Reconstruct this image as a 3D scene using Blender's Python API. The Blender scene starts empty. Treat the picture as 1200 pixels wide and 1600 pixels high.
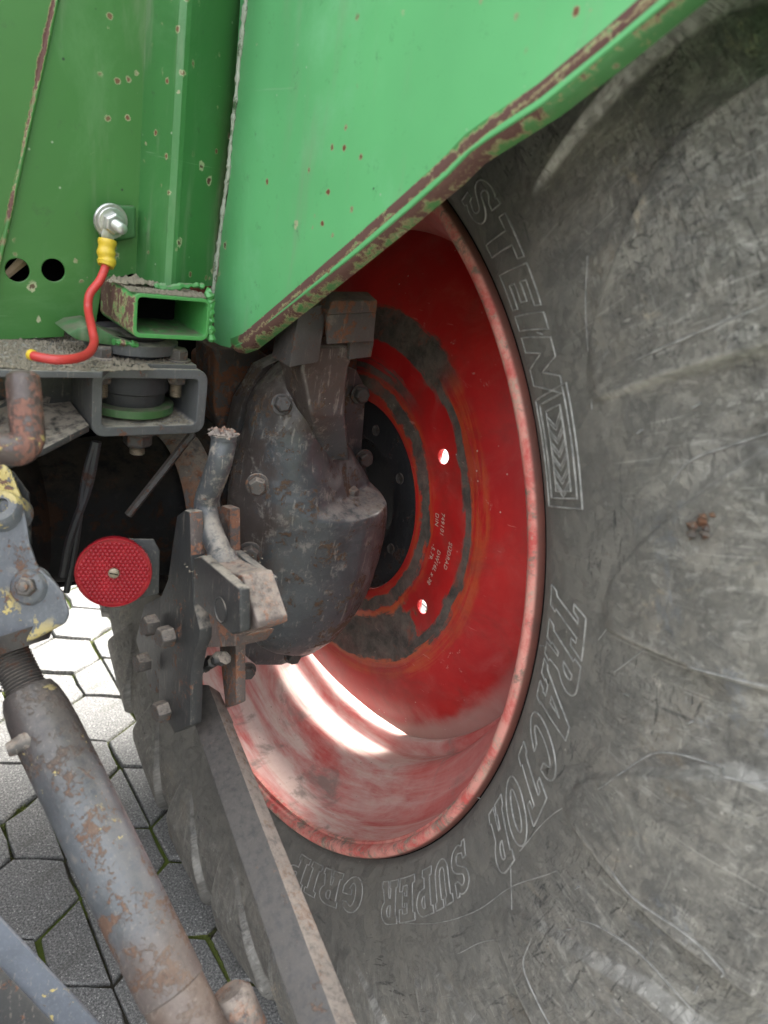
import bpy, bmesh, math, random
import numpy as np
from mathutils import Vector, Matrix
random.seed(7)
R_ = math.radians

# ------------------------------------------------------------------ camera
sc = bpy.context.scene
F_PX = 1100.0                                   # focal length in pixels of the 1200x1600 photograph
HUB = np.array([0.0, 0.0, 0.81])
ax_x = np.array([.786, -.103, .61]); ax_x /= np.linalg.norm(ax_x)
up = np.array([0, -math.cos(R_(30)), -math.sin(R_(30))]); up = up - ax_x*(up@ax_x); up /= np.linalg.norm(up)
ax_y = np.cross(up, ax_x)
RM = np.stack([ax_x, ax_y, up])                 # world <- camera (x right, y down, z forward)
CAM = HUB - RM@np.array([-.169, -.013, 1.048])
cd = bpy.data.cameras.new('camera'); cam = bpy.data.objects.new('camera', cd)
sc.collection.objects.link(cam); sc.camera = cam
cd.sensor_fit = 'VERTICAL'; cd.sensor_height = 36; cd.lens = 36*F_PX/1600
cd.clip_start = .02; cd.clip_end = 300
M3 = np.stack([RM[:, 0], -RM[:, 1], -RM[:, 2]], 1)
m4 = Matrix([list(M3[i])+[CAM[i]] for i in range(3)]+[[0, 0, 0, 1]])
cam.matrix_world = m4
cd.dof.use_dof = True; cd.dof.focus_distance = .92; cd.dof.aperture_fstop = 6.5

# ------------------------------------------------------------------ world, sun, exposure
SUN_AZ, SUN_EL = 74, 26                         # azimuth from +Y (forward) towards +X, elevation
w = bpy.data.worlds.new('World'); sc.world = w; w.use_nodes = True
nt = w.node_tree; bg = nt.nodes['Background']
sky = nt.nodes.new('ShaderNodeTexSky'); sky.sky_type = 'NISHITA'; sky.sun_disc = False
sky.sun_elevation = R_(SUN_EL); sky.sun_rotation = R_(SUN_AZ); sky.air_density = 1.0; sky.dust_density = 6.0; sky.ozone_density = .6
hs = nt.nodes.new('ShaderNodeHueSaturation'); hs.inputs['Saturation'].default_value = .22     # overcast: the sky's light is nearly white
nt.links.new(sky.outputs[0], hs.inputs['Color']); 
# overcast luminance: (1 + 2 sin(elevation)) / 3, the standard overcast sky, the same all round
tc = nt.nodes.new('ShaderNodeTexCoord'); sx_ = nt.nodes.new('ShaderNodeSeparateXYZ'); nt.links.new(tc.outputs['Generated'], sx_.inputs[0])
ma = nt.nodes.new('ShaderNodeMath'); ma.operation = 'MULTIPLY_ADD'; ma.inputs[1].default_value = 2.1; ma.inputs[2].default_value = .26; ma.use_clamp = False
mx = nt.nodes.new('ShaderNodeMath'); mx.operation = 'MAXIMUM'; mx.inputs[1].default_value = 0; nt.links.new(sx_.outputs[2], mx.inputs[0]); nt.links.new(mx.outputs[0], ma.inputs[0])
vm = nt.nodes.new('ShaderNodeVectorMath'); vm.operation = 'SCALE'; nt.links.new(hs.outputs[0], vm.inputs[0]); nt.links.new(ma.outputs[0], vm.inputs['Scale'])
nt.links.new(vm.outputs[0], bg.inputs[0]); bg.inputs[1].default_value = .15
sl = bpy.data.lights.new('sun', 'SUN'); sl.energy = .5; sl.angle = R_(8); sl.color = (1, .96, .9)
so = bpy.data.objects.new('sun', sl); sc.collection.objects.link(so)
sd = Vector((math.sin(R_(SUN_AZ))*math.cos(R_(SUN_EL)), math.cos(R_(SUN_AZ))*math.cos(R_(SUN_EL)), math.sin(R_(SUN_EL))))
so.rotation_euler = sd.to_track_quat('Z', 'Y').to_euler(); so.location = (3, 3, 4)
sc.view_settings.view_transform = 'Standard'; sc.view_settings.look = 'None'
sc.view_settings.exposure = 2.92; sc.view_settings.gamma = 1

# ------------------------------------------------------------------ pixel -> place
def P(px, py, a, v):                            # the point of plane (axis a = v) seen at a pixel of the photograph
    d = RM@np.array([(px-600)/F_PX, (py-800)/F_PX, 1.0]); t = (v-CAM[a])/d[a]
    return CAM+d*t
def D(px, py, z):                               # the point at view depth z
    return CAM+RM@np.array([(px-600)/F_PX, (py-800)/F_PX, 1.0])*z
VIEW = RM[:, 2]

# ------------------------------------------------------------------ materials
class G:
    def __init__(s, name, rough=.5, metal=0.):
        s.m = bpy.data.materials.new(name); s.m.use_nodes = True
        s.t = s.m.node_tree; s.b = s.t.nodes['Principled BSDF']
        s.b.inputs['Roughness'].default_value = rough; s.b.inputs['Metallic'].default_value = metal
        s.co = s.t.nodes.new('ShaderNodeTexCoord').outputs['Object']
    def n(s, ty, **k):
        x = s.t.nodes.new(ty)
        for a, b in k.items(): setattr(x, a, b)
        return x
    def ln(s, a, b):
        if isinstance(a, (int, float)): b.default_value = a
        elif isinstance(a, (tuple, list)): b.default_value = (*a, 1) if len(b.default_value) == 4 and len(a) == 3 else a
        else: s.t.links.new(a, b)
    def math(s, op, a, b=0., c=None, clamp=False):
        x = s.n('ShaderNodeMath', operation=op, use_clamp=clamp); s.ln(a, x.inputs[0]); s.ln(b, x.inputs[1])
        if c is not None: s.ln(c, x.inputs[2])
        return x.outputs[0]
    def scale(s, v, k):
        x = s.n('ShaderNodeVectorMath', operation='MULTIPLY'); s.ln(v, x.inputs[0]); x.inputs[1].default_value = k; return x.outputs[0]
    def dot(s, v, k):
        x = s.n('ShaderNodeVectorMath', operation='DOT_PRODUCT'); s.ln(v, x.inputs[0]); x.inputs[1].default_value = k; return x.outputs['Value']
    def noise(s, sc_, detail=6, rough=.6, dist=0, v=None, off=0):
        x = s.n('ShaderNodeTexNoise'); x.inputs['Scale'].default_value = sc_; x.inputs['Detail'].default_value = detail
        x.inputs['Roughness'].default_value = rough; x.inputs['Distortion'].default_value = dist
        vv = v if v is not None else s.co
        if off:
            a = s.n('ShaderNodeVectorMath', operation='ADD'); s.ln(vv, a.inputs[0]); a.inputs[1].default_value = (off, off*1.3, -off); vv = a.outputs[0]
        s.ln(vv, x.inputs['Vector']); return x.outputs[0]
    def voro(s, sc_, v=None, feature='F1'):
        x = s.n('ShaderNodeTexVoronoi', feature=feature); x.inputs['Scale'].default_value = sc_; s.ln(v if v is not None else s.co, x.inputs['Vector']); return x.outputs['Distance']
    def step(s, v, a, b):                        # smoothstep a -> b
        x = s.n('ShaderNodeMapRange', interpolation_type='SMOOTHSTEP'); s.ln(v, x.inputs[0]); s.ln(a, x.inputs[1]); s.ln(b, x.inputs[2]); return x.outputs[0]
    def band(s, v, a, b, soft):
        return s.math('MULTIPLY', s.step(v, a-soft, a+soft), s.math('SUBTRACT', 1., s.step(v, b-soft, b+soft)))
    def mix(s, f, a, b):
        x = s.n('ShaderNodeMix', data_type='RGBA'); s.ln(f, x.inputs[0]); s.ln(a, x.inputs[6]); s.ln(b, x.inputs[7]); return x.outputs[2]
    def upmask(s, a, b):
        g = s.n('ShaderNodeNewGeometry'); q = s.n('ShaderNodeSeparateXYZ'); s.ln(g.outputs['Normal'], q.inputs[0]); return s.step(q.outputs[2], a, b)
    def polar(s):                                # radius about the local x axis and angle in degrees (0 = -y, 90 = +z)
        q = s.n('ShaderNodeSeparateXYZ'); s.ln(s.co, q.inputs[0]); y, z = q.outputs[1], q.outputs[2]
        r = s.math('SQRT', s.math('ADD', s.math('MULTIPLY', y, y), s.math('MULTIPLY', z, z)))
        a = s.math('MULTIPLY', s.math('ARCTAN2', z, s.math('MULTIPLY', y, -1.)), 57.29578)
        return q.outputs[0], r, a
    def fin(s, col, rough=None, bump=None, bstr=.3, bdist=.002, metal=None):
        s.ln(col, s.b.inputs['Base Color'])
        if rough is not None: s.ln(rough, s.b.inputs['Roughness'])
        if metal is not None: s.ln(metal, s.b.inputs['Metallic'])
        if bump is not None:
            b = s.n('ShaderNodeBump'); b.inputs['Strength'].default_value = bstr; b.inputs['Distance'].default_value = bdist
            s.ln(bump, b.inputs['Height']); s.t.links.new(b.outputs[0], s.b.inputs['Normal'])
        return s.m

def worn(name, base, rust=.5, rustc=(.09, .04, .022), dust=.5, dustc=(.33, .29, .24), yellow=0., sc_=22, rough=.45, grime=.5, updust=1., metal=0., browntop=None, zones=()):
    """painted or bare steel with rust blooms, grime, dry dust and (optionally) flakes of old yellow paint"""
    g = G(name, rough)
    big = g.noise(sc_*.35, 4); mid = g.noise(sc_, 9, .68, .4); fine = g.noise(sc_*9, 5, .7); scr = g.noise(1, 4, .6, 0, g.scale(g.co, (sc_*9, sc_*9, sc_*1.1)), 3)
    c = g.mix(g.step(big, .35, .7), base, tuple(x*.62 for x in base))
    c = g.mix(g.math('MULTIPLY', g.step(fine, .45, .8), .35), c, tuple(min(1, x*1.5+.02) for x in base))
    c = g.mix(g.math('MULTIPLY', g.step(mid, .62-.1*grime, .8), .8*grime), c, (.03, .026, .022))
    rm = g.step(g.math('ADD', mid, g.math('ADD', g.math('MULTIPLY', g.math('SUBTRACT', fine, .5), .45), g.math('MULTIPLY', g.math('SUBTRACT', g.noise(sc_*3.3, 6, .7, .6, None, 31), .5), .55))), .68-.25*rust, .76-.25*rust)
    rc = g.mix(fine, rustc, (rustc[0]*2.3, rustc[1]*2.0, rustc[2]*1.7))
    c = g.mix(rm, c, rc)
    h = g.math('MULTIPLY', rm, .5)
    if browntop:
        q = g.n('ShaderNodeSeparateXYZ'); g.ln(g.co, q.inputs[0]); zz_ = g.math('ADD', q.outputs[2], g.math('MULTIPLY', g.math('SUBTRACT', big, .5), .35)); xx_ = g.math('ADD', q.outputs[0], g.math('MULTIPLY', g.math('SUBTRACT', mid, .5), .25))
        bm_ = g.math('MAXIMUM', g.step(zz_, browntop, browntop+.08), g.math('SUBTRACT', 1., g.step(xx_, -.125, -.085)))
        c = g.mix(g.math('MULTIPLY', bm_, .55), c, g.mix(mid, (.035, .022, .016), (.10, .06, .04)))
    for (dr_, a_, b_, col_, k_) in zones:        # stained stretches: direction, start, end, colour, strength
        zz_ = g.math('ADD', g.dot(g.co, tuple(float(x) for x in dr_)), g.math('MULTIPLY', g.math('SUBTRACT', mid, .5), abs(b_-a_)*1.6))
        c = g.mix(g.math('MULTIPLY', g.step(zz_, float(a_), float(b_)), k_), c, g.mix(fine, tuple(x*.6 for x in col_), tuple(x*1.5 for x in col_)))
    if yellow:
        ym = g.step(g.noise(sc_*1.3, 8, .7, .3, None, 5), .69-.2*yellow, .70-.2*yellow)
        yl = g.math('MULTIPLY', ym, g.step(g.noise(sc_*.25, 2, .5, 0, None, 9), .45, .55))
        c = g.mix(yl, c, g.mix(fine, (.34, .25, .06), (.50, .41, .17))); h = g.math('ADD', h, g.math('MULTIPLY', yl, .8))
    sm = g.math('MULTIPLY', g.step(g.math('ADD', scr, g.math('MULTIPLY', g.math('SUBTRACT', fine, .5), .2)), .60, .68), .55*dust)
    c = g.mix(sm, c, dustc)
    dm = g.math('MULTIPLY', g.step(g.noise(sc_*2.2, 9, .75, 0, None, 2), .62-.12*dust, .72-.1*dust), .65*dust)
    ud = g.math('MULTIPLY', g.math('MULTIPLY', g.upmask(.35, .95), g.step(g.noise(sc_*4, 6, .7, 0, None, 7), .30, .58)), .75*updust)
    dd = g.math('MAXIMUM', dm, ud); c = g.mix(dd, c, g.mix(g.noise(sc_*30, 3, .8), tuple(x*.6 for x in dustc), tuple(x*1.25 for x in dustc)))
    sp = g.math('MULTIPLY', g.math('SUBTRACT', 1., g.step(g.voro(sc_*5), .05, .09)), g.step(g.noise(sc_*1.1, 2, .5, 0, None, 11), .55, .6))
    c = g.mix(g.math('MULTIPLY', sp, dust), c, tuple(min(.7, x*1.5) for x in dustc))
    ro = g.math('ADD', g.math('MULTIPLY', g.math('MAXIMUM', rm, dd), .45), g.math('ADD', rough-.1, g.math('MULTIPLY', fine, .2)), None, True)
    bh = g.math('ADD', g.math('ADD', h, g.math('MULTIPLY', mid, .8)), g.math('ADD', g.math('MULTIPLY', fine, .35), g.math('MULTIPLY', dd, .3)))
    return g.fin(c, ro, bh, .55, .0016, metal)

GREY = (.115, .13, .145)
M = {}
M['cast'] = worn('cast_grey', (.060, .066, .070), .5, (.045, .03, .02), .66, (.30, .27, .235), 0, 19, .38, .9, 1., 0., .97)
M['castbrown'] = worn('cast_brown', (.06, .05, .045), .85, (.07, .032, .018), .6, (.2, .16, .12), 0, 18, .6, .8)
M['frame'] = worn('frame_grey', (.085, .088, .090), .2, (.07, .04, .03), .35, (.38, .34, .27), 0, 20, .5)
M['bracket'] = worn('bracket_grey', (.034, .034, .034), .35, (.09, .05, .035), .3, (.42, .36, .29), 0, 26, .5, .4)
M['rustplate'] = worn('rusty_steel', (.11, .085, .075), .8, (.12, .06, .04), .55, (.4, .33, .27), 0, 30, .6)
M['handle'] = worn('handle_steel', (.07, .075, .08), .35, (.07, .04, .03), .8, (.40, .345, .28), 0, 30, .4)
M['bar_dark'] = worn('link_bar_face', (.048, .043, .040), .1, (.07, .045, .035), .15, (.2, .17, .14), 0, 30, .5, .3, .3)
M['bar_edge'] = worn('link_bar_edge', (.10, .085, .075), .62, (.07, .042, .03), .45, (.30, .25, .205), 0, 34, .5)
M['strut'] = worn('strut_paint', (.095, .102, .112), .66, (.055, .034, .027), .45, (.32, .26, .2), .28, 34, .38, .6, .3)
M['fork'] = worn('fork_paint', (.10, .108, .12), .5, (.07, .042, .03), .4, (.34, .3, .24), .8, 34, .36, .45, .3)
M['arm'] = worn('arm_paint', (.10, .112, .135), .3, (.06, .045, .034), .4, (.34, .3, .24), .42, 40, .45, .4, .3)
M['pin'] = worn('pin_steel', (.075, .052, .045), .7, (.10, .05, .04), .2, (.3, .25, .2), .3, 30, .38, .3, .2)
M['boltm'] = worn('bolt_steel', (.075, .066, .06), .6, (.10, .055, .035), .5, (.36, .3, .24), 0, 60, .45)
M['boltdark'] = worn('bolt_dark', (.05, .045, .042), .5, (.05, .025, .016), .3, (.2, .16, .13), 0, 60, .5)
M['castdark'] = worn('cast_painted_shade', (.004, .004, .0043), .5, (.011, .006, .004), .25, (.035, .028, .02), 0, 16, .7, .8)  # deep shade around the axle painted as a near-black casting colour
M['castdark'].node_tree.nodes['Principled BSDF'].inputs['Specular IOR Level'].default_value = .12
M['hub'] = worn('hub_dark', (.018, .018, .02), .35, (.02, .009, .006), .2, (.08, .065, .05), 0, 20, .5, .5, .2)
M['blackpaint'] = worn('black_paint', (.018, .018, .019), .1, (.04, .03, .025), .5, (.3, .27, .22), 0, 40, .5, .3, .5)
M['rubberpad'] = worn('rubber_mount', (.022, .022, .024), .05, (.05, .04, .03), .2, (.1, .09, .08), 0, 30, .7, .3, .5)
def simple(name, col, rough=.5, metal=0., var=.25, sc_=60):
    g = G(name, rough, metal); n = g.noise(sc_, 6, .7)
    return g.fin(g.mix(n, tuple(x*(1-var) for x in col), tuple(min(1, x*(1+var)) for x in col)), g.math('ADD', rough-.08, g.math('MULTIPLY', n, .16)), n, .2, .001)
M['black'] = simple('shade_black', (.0035, .0035, .004), .9); M['black'].node_tree.nodes['Principled BSDF'].inputs['Specular IOR Level'].default_value = .12  # near black without sheen: shade painted onto backings and dark fillers
M['zinc'] = simple('zinc_plated', (.5, .5, .48), .38, .8, .4, 200)
M['thread'] = simple('threaded_rod', (.22, .18, .13), .45, .6, .4, 150)
M['yellow'] = simple('yellow_sleeve', (.55, .38, .03), .4, 0, .12, 120)
M['cablered'] = simple('red_cable', (.42, .035, .03), .45, 0, .45, 45)

# green sheet metal; lines = rust along edges given as (point, direction into the sheet in world space, width)
def green(name, base=(.065, .26, .075), edge=(), dustamt=.25, chips=.5, grime=.25, light=None):
    g = G(name, .38)
    big = g.noise(3.5, 4); mid = g.noise(16, 9, .65, .3); fine = g.noise(130, 5, .7)
    c = g.mix(g.step(big, .3, .75), base, tuple(x*.8 for x in base))
    if light: c = g.mix(g.step(g.noise(7, 7, .7, 0, None, 4), .5, .8), c, light)
    dr = g.noise(1, 6, .65, .3, g.scale(g.co, (30, 30, 5)), 2)
    c = g.mix(g.math('MULTIPLY', g.step(dr, .52, .8), dustamt), c, (.22, .24, .17))
    c = g.mix(g.math('MULTIPLY', g.step(g.noise(55, 8, .8, 0, None, 5), .58, .7), grime), c, (.035, .05, .03))
    # small paint chips: dark primer with a pale ring
    v = g.math('ADD', g.voro(26), g.math('ADD', g.math('MULTIPLY', g.math('SUBTRACT', fine, .5), .25), g.math('MULTIPLY', g.math('SUBTRACT', g.noise(60, 4), .5), .25)))
    gate = g.step(g.noise(7, 3, .6, 0, None, 8), .58-.08*chips, .61-.08*chips)
    ring = g.math('MULTIPLY', g.math('SUBTRACT', 1., g.step(v, .12, .14)), gate); core = g.math('MULTIPLY', g.math('SUBTRACT', 1., g.step(v, .085, .10)), gate)
    c = g.mix(ring, c, (.35, .36, .22)); c = g.mix(core, c, (.10, .045, .03))
    v2 = g.math('ADD', g.voro(62), g.math('MULTIPLY', g.math('SUBTRACT', g.noise(210, 5, .8), .5), .35)); gt2 = g.step(g.noise(6, 4, .6, 0, None, 33), .60-.08*chips, .62-.08*chips)
    c = g.mix(g.math('MULTIPLY', g.math('SUBTRACT', 1., g.step(v2, .17, .20)), gt2), c, (.26, .27, .15)); c = g.mix(g.math('MULTIPLY', g.math('SUBTRACT', 1., g.step(v2, .12, .15)), gt2), c, (.14, .055, .03))
    sk = g.step(g.noise(1, 5, .6, .6, g.scale(g.co, (7, 7, 160)), 28), .70, .73); c = g.mix(g.math('MULTIPLY', sk, .2), c, (.35, .42, .3))
    cl = g.step(g.noise(5, 9, .72, .8, None, 35), .5, .68); c = g.mix(g.math('MULTIPLY', cl, dustamt*.7), c, tuple(min(1, x*1.1+.05) for x in base))
    sv = g.math('MULTIPLY', g.math('SUBTRACT', 1., g.step(g.voro(75), .05, .1)), g.step(g.noise(12, 2, .5, 0, None, 13), .56, .6)); c = g.mix(g.math('MULTIPLY', sv, .7), c, (.38, .42, .32))
    wv = g.math('MULTIPLY', g.math('SUBTRACT', 1., g.step(g.voro(41), .03, .07)), g.step(g.noise(9, 2, .5, 0, None, 17), .6, .62)); c = g.mix(wv, c, (.02, .035, .02))
    rust_all = core
    for (p0, nrm, wd, amt) in edge:
        nn = np.array(nrm, float); nn /= np.linalg.norm(nn)
        d = g.math('SUBTRACT', g.dot(g.co, tuple(nn)), float(np.dot(nn, p0)))
        d = g.math('ABSOLUTE', d)
        d = g.math('ADD', d, g.math('MULTIPLY', g.math('SUBTRACT', g.noise(70, 12, .82, .3, None, 6), .5), wd*9.))
        d = g.math('ADD', d, g.math('MULTIPLY', g.math('SUBTRACT', g.noise(11, 3, .5, 0, None, 16), .5), wd*4.))
        hi = g.math('SUBTRACT', 1., g.step(d, wd*1.0, wd*1.25)); lo = g.math('SUBTRACT', 1., g.step(d, wd*.7, wd*.95))
        if amt < 1:
            k = g.step(g.noise(9, 4, .6, 0, None, 21), .62-.3*amt, .66-.3*amt); hi = g.math('MULTIPLY', hi, k); lo = g.math('MULTIPLY', lo, k)
        c = g.mix(hi, c, (.34, .30, .15)); c = g.mix(lo, c, g.mix(mid, (.075, .03, .026), (.13, .065, .05))); rust_all = g.math('MAXIMUM', rust_all, lo)
    ud = g.math('MULTIPLY', g.upmask(.5, .95), g.step(g.noise(60, 6, .75, 0, None, 9), .35, .6)); c = g.mix(g.math('MULTIPLY', ud, .85), c, (.12, .10, .08))
    ro = g.math('ADD', .32, g.math('ADD', g.math('MULTIPLY', rust_all, .4), g.math('MULTIPLY', mid, .2)))
    bh = g.math('ADD', g.math('MULTIPLY', mid, .25), g.math('ADD', g.math('MULTIPLY', fine, .1), g.math('MULTIPLY', rust_all, -.5)))
    return g.fin(c, ro, bh, .35, .0012)

# rubber of the tyre
def rubber():
    g = G('tyre_rubber', .62); x, r, a = g.polar()
    q = g.n('ShaderNodeCombineXYZ'); s1 = g.math('MULTIPLY', a, .012); g.ln(r, q.inputs[0]); g.ln(s1, q.inputs[1]); pol = q.outputs[0]
    big = g.noise(5, 6, .6, .6); mid = g.noise(22, 9, .7, .8); fine = g.noise(260, 4, .7)
    stre = g.noise(1, 7, .68, .8, g.scale(pol, (14, 26, 1)), 3); crk = g.noise(1, 5, .7, 1.2, g.scale(pol, (150, 24, 1)), 4)
    dist = g.step(r, .57, .70)
    c = g.mix(g.step(big, .3, .7), (.098, .093, .083), (.130, .122, .107))
    c = g.mix(g.math('MULTIPLY', g.step(mid, .42, .72), g.math('ADD', .35, g.math('MULTIPLY', dist, .4))), c, (.20, .18, .15))
    c = g.mix(g.math('MULTIPLY', g.step(stre, .46, .7), g.math('MULTIPLY', dist, .6)), c, (.26, .245, .21))
    c = g.mix(g.math('MULTIPLY', g.step(g.noise(6, 9, .7, 1.5, None, 12), .58, .68), g.math('MULTIPLY', dist, .6)), c, (.15, .115, .075))
    c = g.mix(g.math('MULTIPLY', g.step(g.noise(7.5, 8, .66, .7, None, 6), .5, .72), g.math('ADD', .12, g.math('MULTIPLY', dist, .25))), c, (.05, .05, .05))
    c = g.mix(g.math('MULTIPLY', g.step(g.noise(30, 10, .8, 0, None, 8), .61, .68), dist), c, (.44, .40, .34))
    ck = g.math('MULTIPLY', g.step(crk, .585, .63), g.math('MULTIPLY', g.step(r, .565, .60), g.step(g.noise(9, 3, .6, 0, None, 10), .48, .58)))
    c = g.mix(g.math('MULTIPLY', ck, .75), c, (.02, .02, .022))
    sp = g.math('MULTIPLY', g.math('SUBTRACT', 1., g.step(g.voro(95), .06, .12)), g.step(g.noise(6, 3, .6, 0, None, 14), .55, .62)); c = g.mix(g.math('MULTIPLY', sp, .8), c, (.36, .34, .3))
    vg = g.step(g.noise(95, 10, .8, .4, None, 23), .44, .64); c = g.mix(g.math('MULTIPLY', vg, g.math('ADD', .12, g.math('MULTIPLY', dist, .38))), c, (.27, .25, .215))
    dk = g.step(g.noise(75, 12, .85, .8, None, 27), .54, .62); c = g.mix(g.math('MULTIPLY', dk, g.math('MULTIPLY', dist, .6)), c, (.05, .048, .045))
    dm2 = g.math('ADD', .22, g.math('MULTIPLY', dist, .78))
    l1 = g.step(g.noise(26, 13, .86, .5, None, 71), .50, .60); c = g.mix(g.math('MULTIPLY', g.math('MULTIPLY', l1, .38), dm2), c, (.27, .258, .23))
    l2 = g.step(g.noise(1, 11, .84, 1.4, g.scale(pol, (16, 44, 1)), 73), .53, .60); c = g.mix(g.math('MULTIPLY', g.math('MULTIPLY', l2, .5), dist), c, (.37, .355, .32))
    l3 = g.step(g.noise(8, 10, .78, 1.2, None, 75), .60, .66); c = g.mix(g.math('MULTIPLY', g.math('MULTIPLY', l3, .6), dist), c, (.36, .30, .22))
    l4 = g.step(g.noise(10, 10, .8, .6, None, 77), .58, .66); c = g.mix(g.math('MULTIPLY', g.math('MULTIPLY', l4, .5), dist), c, (.17, .185, .21))
    gz = g.math('MULTIPLY', g.step(r, .58, .63), g.step(g.noise(7, 4, .6, 0, None, 79), .50, .56))
    l5 = g.step(g.noise(1, 8, .75, 1.8, g.scale(pol, (70, 130, 1)), 81), .585, .61); c = g.mix(g.math('MULTIPLY', l5, g.math('MULTIPLY', gz, .7)), c, (.022, .022, .024))
    l6 = g.step(g.noise(1, 5, .7, 2.5, g.scale(pol, (330, 55, 1)), 83), .56, .60); c = g.mix(g.math('MULTIPLY', l6, g.math('MULTIPLY', gz, .22)), c, (.035, .035, .036))
    for (sr, sa, of, th_, col_, k_) in ((9, 420, 51, .655, (.40, .38, .34), .5), (230, 30, 53, .66, (.36, .34, .3), .4), (60, 90, 57, .68, (.42, .40, .36), .5), (14, 330, 59, .67, (.03, .03, .03), .6)):
        sc__ = g.step(g.noise(1, 4, .6, .9, g.scale(pol, (sr, sa, 1)), of), th_, th_+.03); c = g.mix(g.math('MULTIPLY', g.math('MULTIPLY', sc__, k_), g.math('ADD', .15, g.math('MULTIPLY', dist, .85))), c, col_)
    at_ = g.n('ShaderNodeAttribute', attribute_name='lug_edge').outputs['Fac']; c = g.mix(g.math('MULTIPLY', at_, .9, None, True), c, (.46, .44, .40))  # highlight along the worn lug edges painted in as paler rubber
    ro = g.math('ADD', .48, g.math('MULTIPLY', mid, .35))
    bh = g.math('ADD', g.math('ADD', g.math('MULTIPLY', mid, .5), g.math('MULTIPLY', fine, .12)), g.math('ADD', g.math('MULTIPLY', g.math('ADD', ck, g.math('MULTIPLY', g.math('ADD', l5, g.math('MULTIPLY', l6, .4)), gz)), -1.0), g.math('ADD', g.math('MULTIPLY', l1, .35), g.math('MULTIPLY', stre, .5))))
    return g.fin(c, ro, bh, .7, .003)
M['tyre'] = rubber()
def rubber2():
    g = G('raised_lettering_rubber', .5); n = g.noise(90, 6, .75)
    return g.fin(g.mix(g.step(n, .35, .65), (.14, .137, .128), (.30, .29, .27)), .5, n, .3, .001)
M['letter'] = rubber2()

def rim_paint():                                 # red paint of the barrel, chalky and dusty
    g = G('rim_red_paint', .4); x, r, a = g.polar()
    big = g.noise(7, 6, .65, .5); mid = g.noise(26, 9, .7, .4); fine = g.noise(180, 5, .7)
    c = g.mix(g.step(big, .35, .65), (.36, .016, .018), (.44, .045, .04))
    c = g.mix(g.math('MULTIPLY', g.step(mid, .25, .8), .6), c, (.58, .17, .15))
    q = g.n('ShaderNodeCombineXYZ'); g.ln(x, q.inputs[0]); g.ln(g.math('MULTIPLY', a, .006), q.inputs[1]); pol = q.outputs[0]
    st = g.noise(1, 8, .7, .5, g.scale(pol, (30, 5, 1)), 2)
    low = g.upmask(.15, .85)
    d = g.math('MULTIPLY', g.math('ADD', .25, g.math('MULTIPLY', low, .9)), g.step(st, .28, .66), None, True)
    c = g.mix(g.math('MULTIPLY', d, .85), c, g.mix(g.noise(60, 6, .7), (.50, .40, .34), (.66, .56, .50)))
    gm = g.math('MULTIPLY', g.step(g.noise(9, 8, .7, .6, None, 9), .54, .66), g.math('ADD', .25, g.math('MULTIPLY', low, .55))); c = g.mix(gm, c, (.20, .16, .14))
    # flange: rubbed pink with brown grime patches
    fsp = g.math('MULTIPLY', g.step(g.noise(75, 10, .85, .3, None, 91), .51, .58), g.step(g.noise(11, 4, .6, 0, None, 93), .42, .55))
    fl = g.math('SUBTRACT', 1., g.step(x, .008, .014))
    fc = g.mix(g.step(g.noise(24, 8, .75, .3, None, 3), .36, .62), (.48, .07, .06), (.62, .27, .22)); fc = g.mix(g.step(g.noise(19, 8, .8, .5, None, 15), .52, .60), fc, g.mix(fine, (.10, .07, .055), (.30, .22, .17)))
    fc = g.mix(g.math('MULTIPLY', fsp, .75), fc, g.mix(fine, (.16, .11, .08), (.55, .47, .36)))
    c = g.mix(g.math('MULTIPLY', fl, .95), c, fc)
    ol = g.step(r, .5055, .5085); c = g.mix(g.math('MULTIPLY', ol, fl), c, g.mix(mid, (.05, .035, .03), (.22, .06, .04)))
    sp = g.math('MULTIPLY', g.math('SUBTRACT', 1., g.step(g.voro(70), .04, .09)), g.step(g.noise(9, 3, .6, 0, None, 14), .5, .6)); c = g.mix(sp, c, (.12, .07, .06))
    return g.fin(c, g.math('ADD', .62, g.math('MULTIPLY', d, .3)), g.math('ADD', mid, g.math('MULTIPLY', fine, .3)), .25, .0015)
M['rim'] = rim_paint()
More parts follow.
